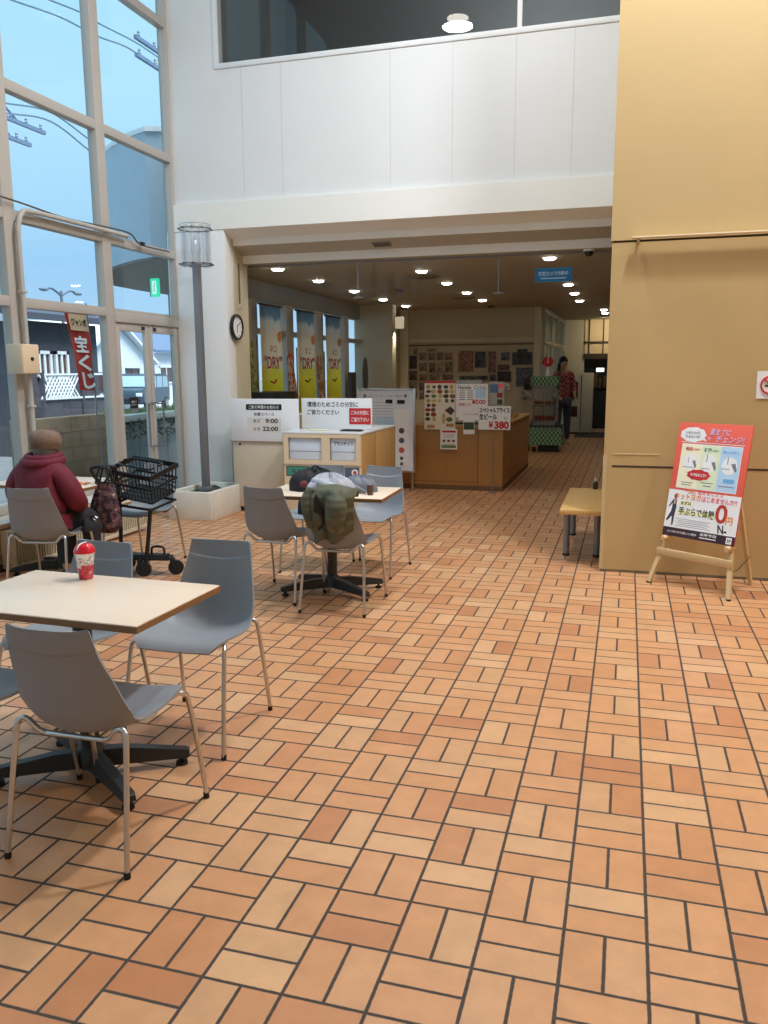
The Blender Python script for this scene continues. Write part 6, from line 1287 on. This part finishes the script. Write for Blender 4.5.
MB().cyl((0, 0, 0), (0, 0, h), 0.09, 0.06, 12).build('lamp_pole', omat('lamp_pole_grey', S(96, 112, 128)), t)
for s in (-1, 1):
    b = MB(); b.tube([(0, 0, h - 0.2), (0, s * 0.6, h + 0.05), (0, s * 1.0, h)], 0.05, 8); a = b.build('lamp_arm', omat('lamp_arm_grey%d' % s, S(96, 112, 128)), t); MB().ell((0, s * 1.15, h - 0.02), (0.12, 0.28, 0.09), 0, 12).build('lamp_head', omat('lamp_head_grey%d' % s, S(110, 126, 140)), a)
# reflection in the door glass, added outside as solid canopy and hanging exit sign
near = [(-7.9, 11.5), (-7.45, 10.93), (-7.0, 10.55), (-6.5, 10.2), (-6.15, 10.03), (-5.97, 10.10), (-5.93, 10.4), (-5.95, 12.0), (-6.2, 14.8)]; far_ = [(-8.63, 14.86), (-8.70, 13.75), (-8.63, 12.81), (-8.52, 12.2), (-8.3, 11.9)]
t = thing('reflected_canopy', 'pale rounded canopy added outside for a reflection in the glass above the door', 'canopy', (-7.2, 12.2, 2.95))
pl = [(x + 7.2, y - 12.2) for x, y in near + far_]
MB().prism([(x, y, 0.03) for x, y in pl], (0, 0, 1.62)).build('fascia', omat('pale_blue_grey_cladding', S(170, 190, 206), 0.6, 0.03), t)
MB().prism([(x * 0.985, y * 0.985, 0.0) for x, y in pl], (0, 0, 0.03)).build('soffit_panel', omat('grey_soffit', S(128, 126, 124), 0.8), t)
MB().prism([(x * 1.012, y * 1.012, 1.60) for x, y in pl], (0, 0, 0.06)).build('roof_edge', WTRIM, t)
b = MB()
for x, y in ((-6.3, 14.3), (-8.4, 14.4)): b.cyl((x + 7.2, y - 12.2, -3.25), (x + 7.2, y - 12.2, 0.0), 0.10, seg=18)
b.build('support_post', STEELDK, t)
p0, p1 = at(150, 278.5, 'y', 11.9), at(158.5, 296.5, 'y', 11.9)
t = thing('reflected_exit_sign', 'small lit green exit sign, a reflection in the glass added as a solid sign', 'sign', ((p0.x + p1.x) / 2, 11.9, p1.z)); w, h = p1.x - p0.x, p0.z - p1.z
MB().bx((-w / 2, 0, 0), (w / 2, 0.06, h), 0, 0.004).build('sign_case', mat('exit_green', S(40, 190, 150), 0.4, emit=(0.02, 0.55, 0.33, 1), estr=1.2), t); MB().bx((-w * .62, 0.0, 0), (-w * .5, 0.08, h)).build('case_edge', STEELDK, t)
b = MB(); b.card((0.0, 0, h * 0.5), w * 0.5, h * 0.7, lift=0.001); b.build('white_field', mat('exit_white', S(225, 255, 245), 0.4, emit=(0.7, 1, .9, 1), estr=0.9), t)
b = MB(); b.disc((0.01, -0.001, h * 0.72), w * .07, h * .07, lift=0.001); b.poly([(-w * .1, -0.003, h * .62), (w * .08, -0.003, h * .62), (w * .03, -0.003, h * .42), (w * .14, -0.003, h * .22), (w * .08, -0.003, h * .2), (-w * .02, -0.003, h * .36), (-w * .14, -0.003, h * .2), (-w * .18, -0.003, h * .23), (-w * .06, -0.003, h * .45)]); b.build('running_figure', GREENSIGN, t)
MB().cyl((0, 0.03, h), (0, 0.03, 2.955 - p1.z), 0.008, seg=8).build('hanger_rod', STEELDK, t)

# ================================================================== LIGHT
w = bpy.data.worlds.new('overcast_sky'); SC.world = w; w.use_nodes = True; nt = w.node_tree; bg = nt.nodes['Background']
tc = nt.nodes.new('ShaderNodeTexCoord'); sp = nt.nodes.new('ShaderNodeSeparateXYZ'); nt.links.new(tc.outputs['Generated'], sp.inputs[0])
r = nt.nodes.new('ShaderNodeValToRGB'); e = r.color_ramp.elements; e[0].position = 0.0; e[0].color = S(176, 212, 238); e[1].position = 0.6; e[1].color = S(160, 224, 250)
for p, c in ((0.12, S(158, 206, 242)), (0.3, S(178, 226, 248))): q = e.new(p); q.color = c
nt.links.new(sp.outputs['Z'], r.inputs['Fac']); nt.links.new(r.outputs['Color'], bg.inputs['Color']); bg.inputs['Strength'].default_value = 1.12
sn = bpy.data.lights.new('hazy_sun', 'SUN'); sn.energy = 7.0; sn.angle = math.radians(30); sn.color = (1, 0.98, 0.95); so = bpy.data.objects.new('hazy_sun', sn); COL.objects.link(so); so.location = (30, -10, 40); so.rotation_euler = (math.radians(10), math.radians(27), 0)
hall_lamp(-2.6, 3.49, 'round white lamp on the hall ceiling, mirrored in the upper window')
def area(name, loc, size, power, col, rot=(0, 0, 0), sy=None):
    l = bpy.data.lights.new(name, 'AREA'); l.energy = power; l.color = col; l.size = size
    if sy: l.shape = 'RECTANGLE'; l.size_y = sy
    else: l.shape = 'DISK'
    o = bpy.data.objects.new(name, l); COL.objects.link(o); o.location = loc; o.rotation_euler = rot; return o
area('upstairs_fill', (-1.0, 9.8, 4.7), 0.8, 40, (0.95, 0.98, 1), (PI, 0, 0))  # added upward fill without a fixture, lightens the room behind the upper window
WARM = (0.90, 0.945, 1.0)
for i, (x, y, p) in enumerate(((-1.4, 5.6, 140), (0.8, 4.9, 245), (2.8, 4.4, 90), (-2.6, 3.49, 30), (0.9, 1.2, 28))):
    area('hall_lamp_light', (x, y, 6.42), 0.45, p, WARM)
for x, y in DL:
    l = bpy.data.lights.new('downlight_beam', 'SPOT'); l.energy = 20; l.color = (1.0, 0.88, 0.68); l.spot_size = math.radians(120); l.spot_blend = 0.8; l.shadow_soft_size = 0.06
    o = bpy.data.objects.new('downlight_beam', l); COL.objects.link(o); o.location = (x, y, 2.595)
l = bpy.data.lights.new('recess_lamp_beam', 'SPOT'); l.energy = 25; l.color = (1, .86, .6); l.spot_size = math.radians(90); l.spot_blend = 0.5; l.shadow_soft_size = 0.04; o = bpy.data.objects.new('recess_lamp_beam', l); COL.objects.link(o); o.location = (-3.93, 14.30, 2.18); o.rotation_euler = (0.25, 0, 0)
area('shopfront_light', (-0.4, 19.4, 2.55), 0.5, 9, (1, .84, .6), (0.9, 0, 0))
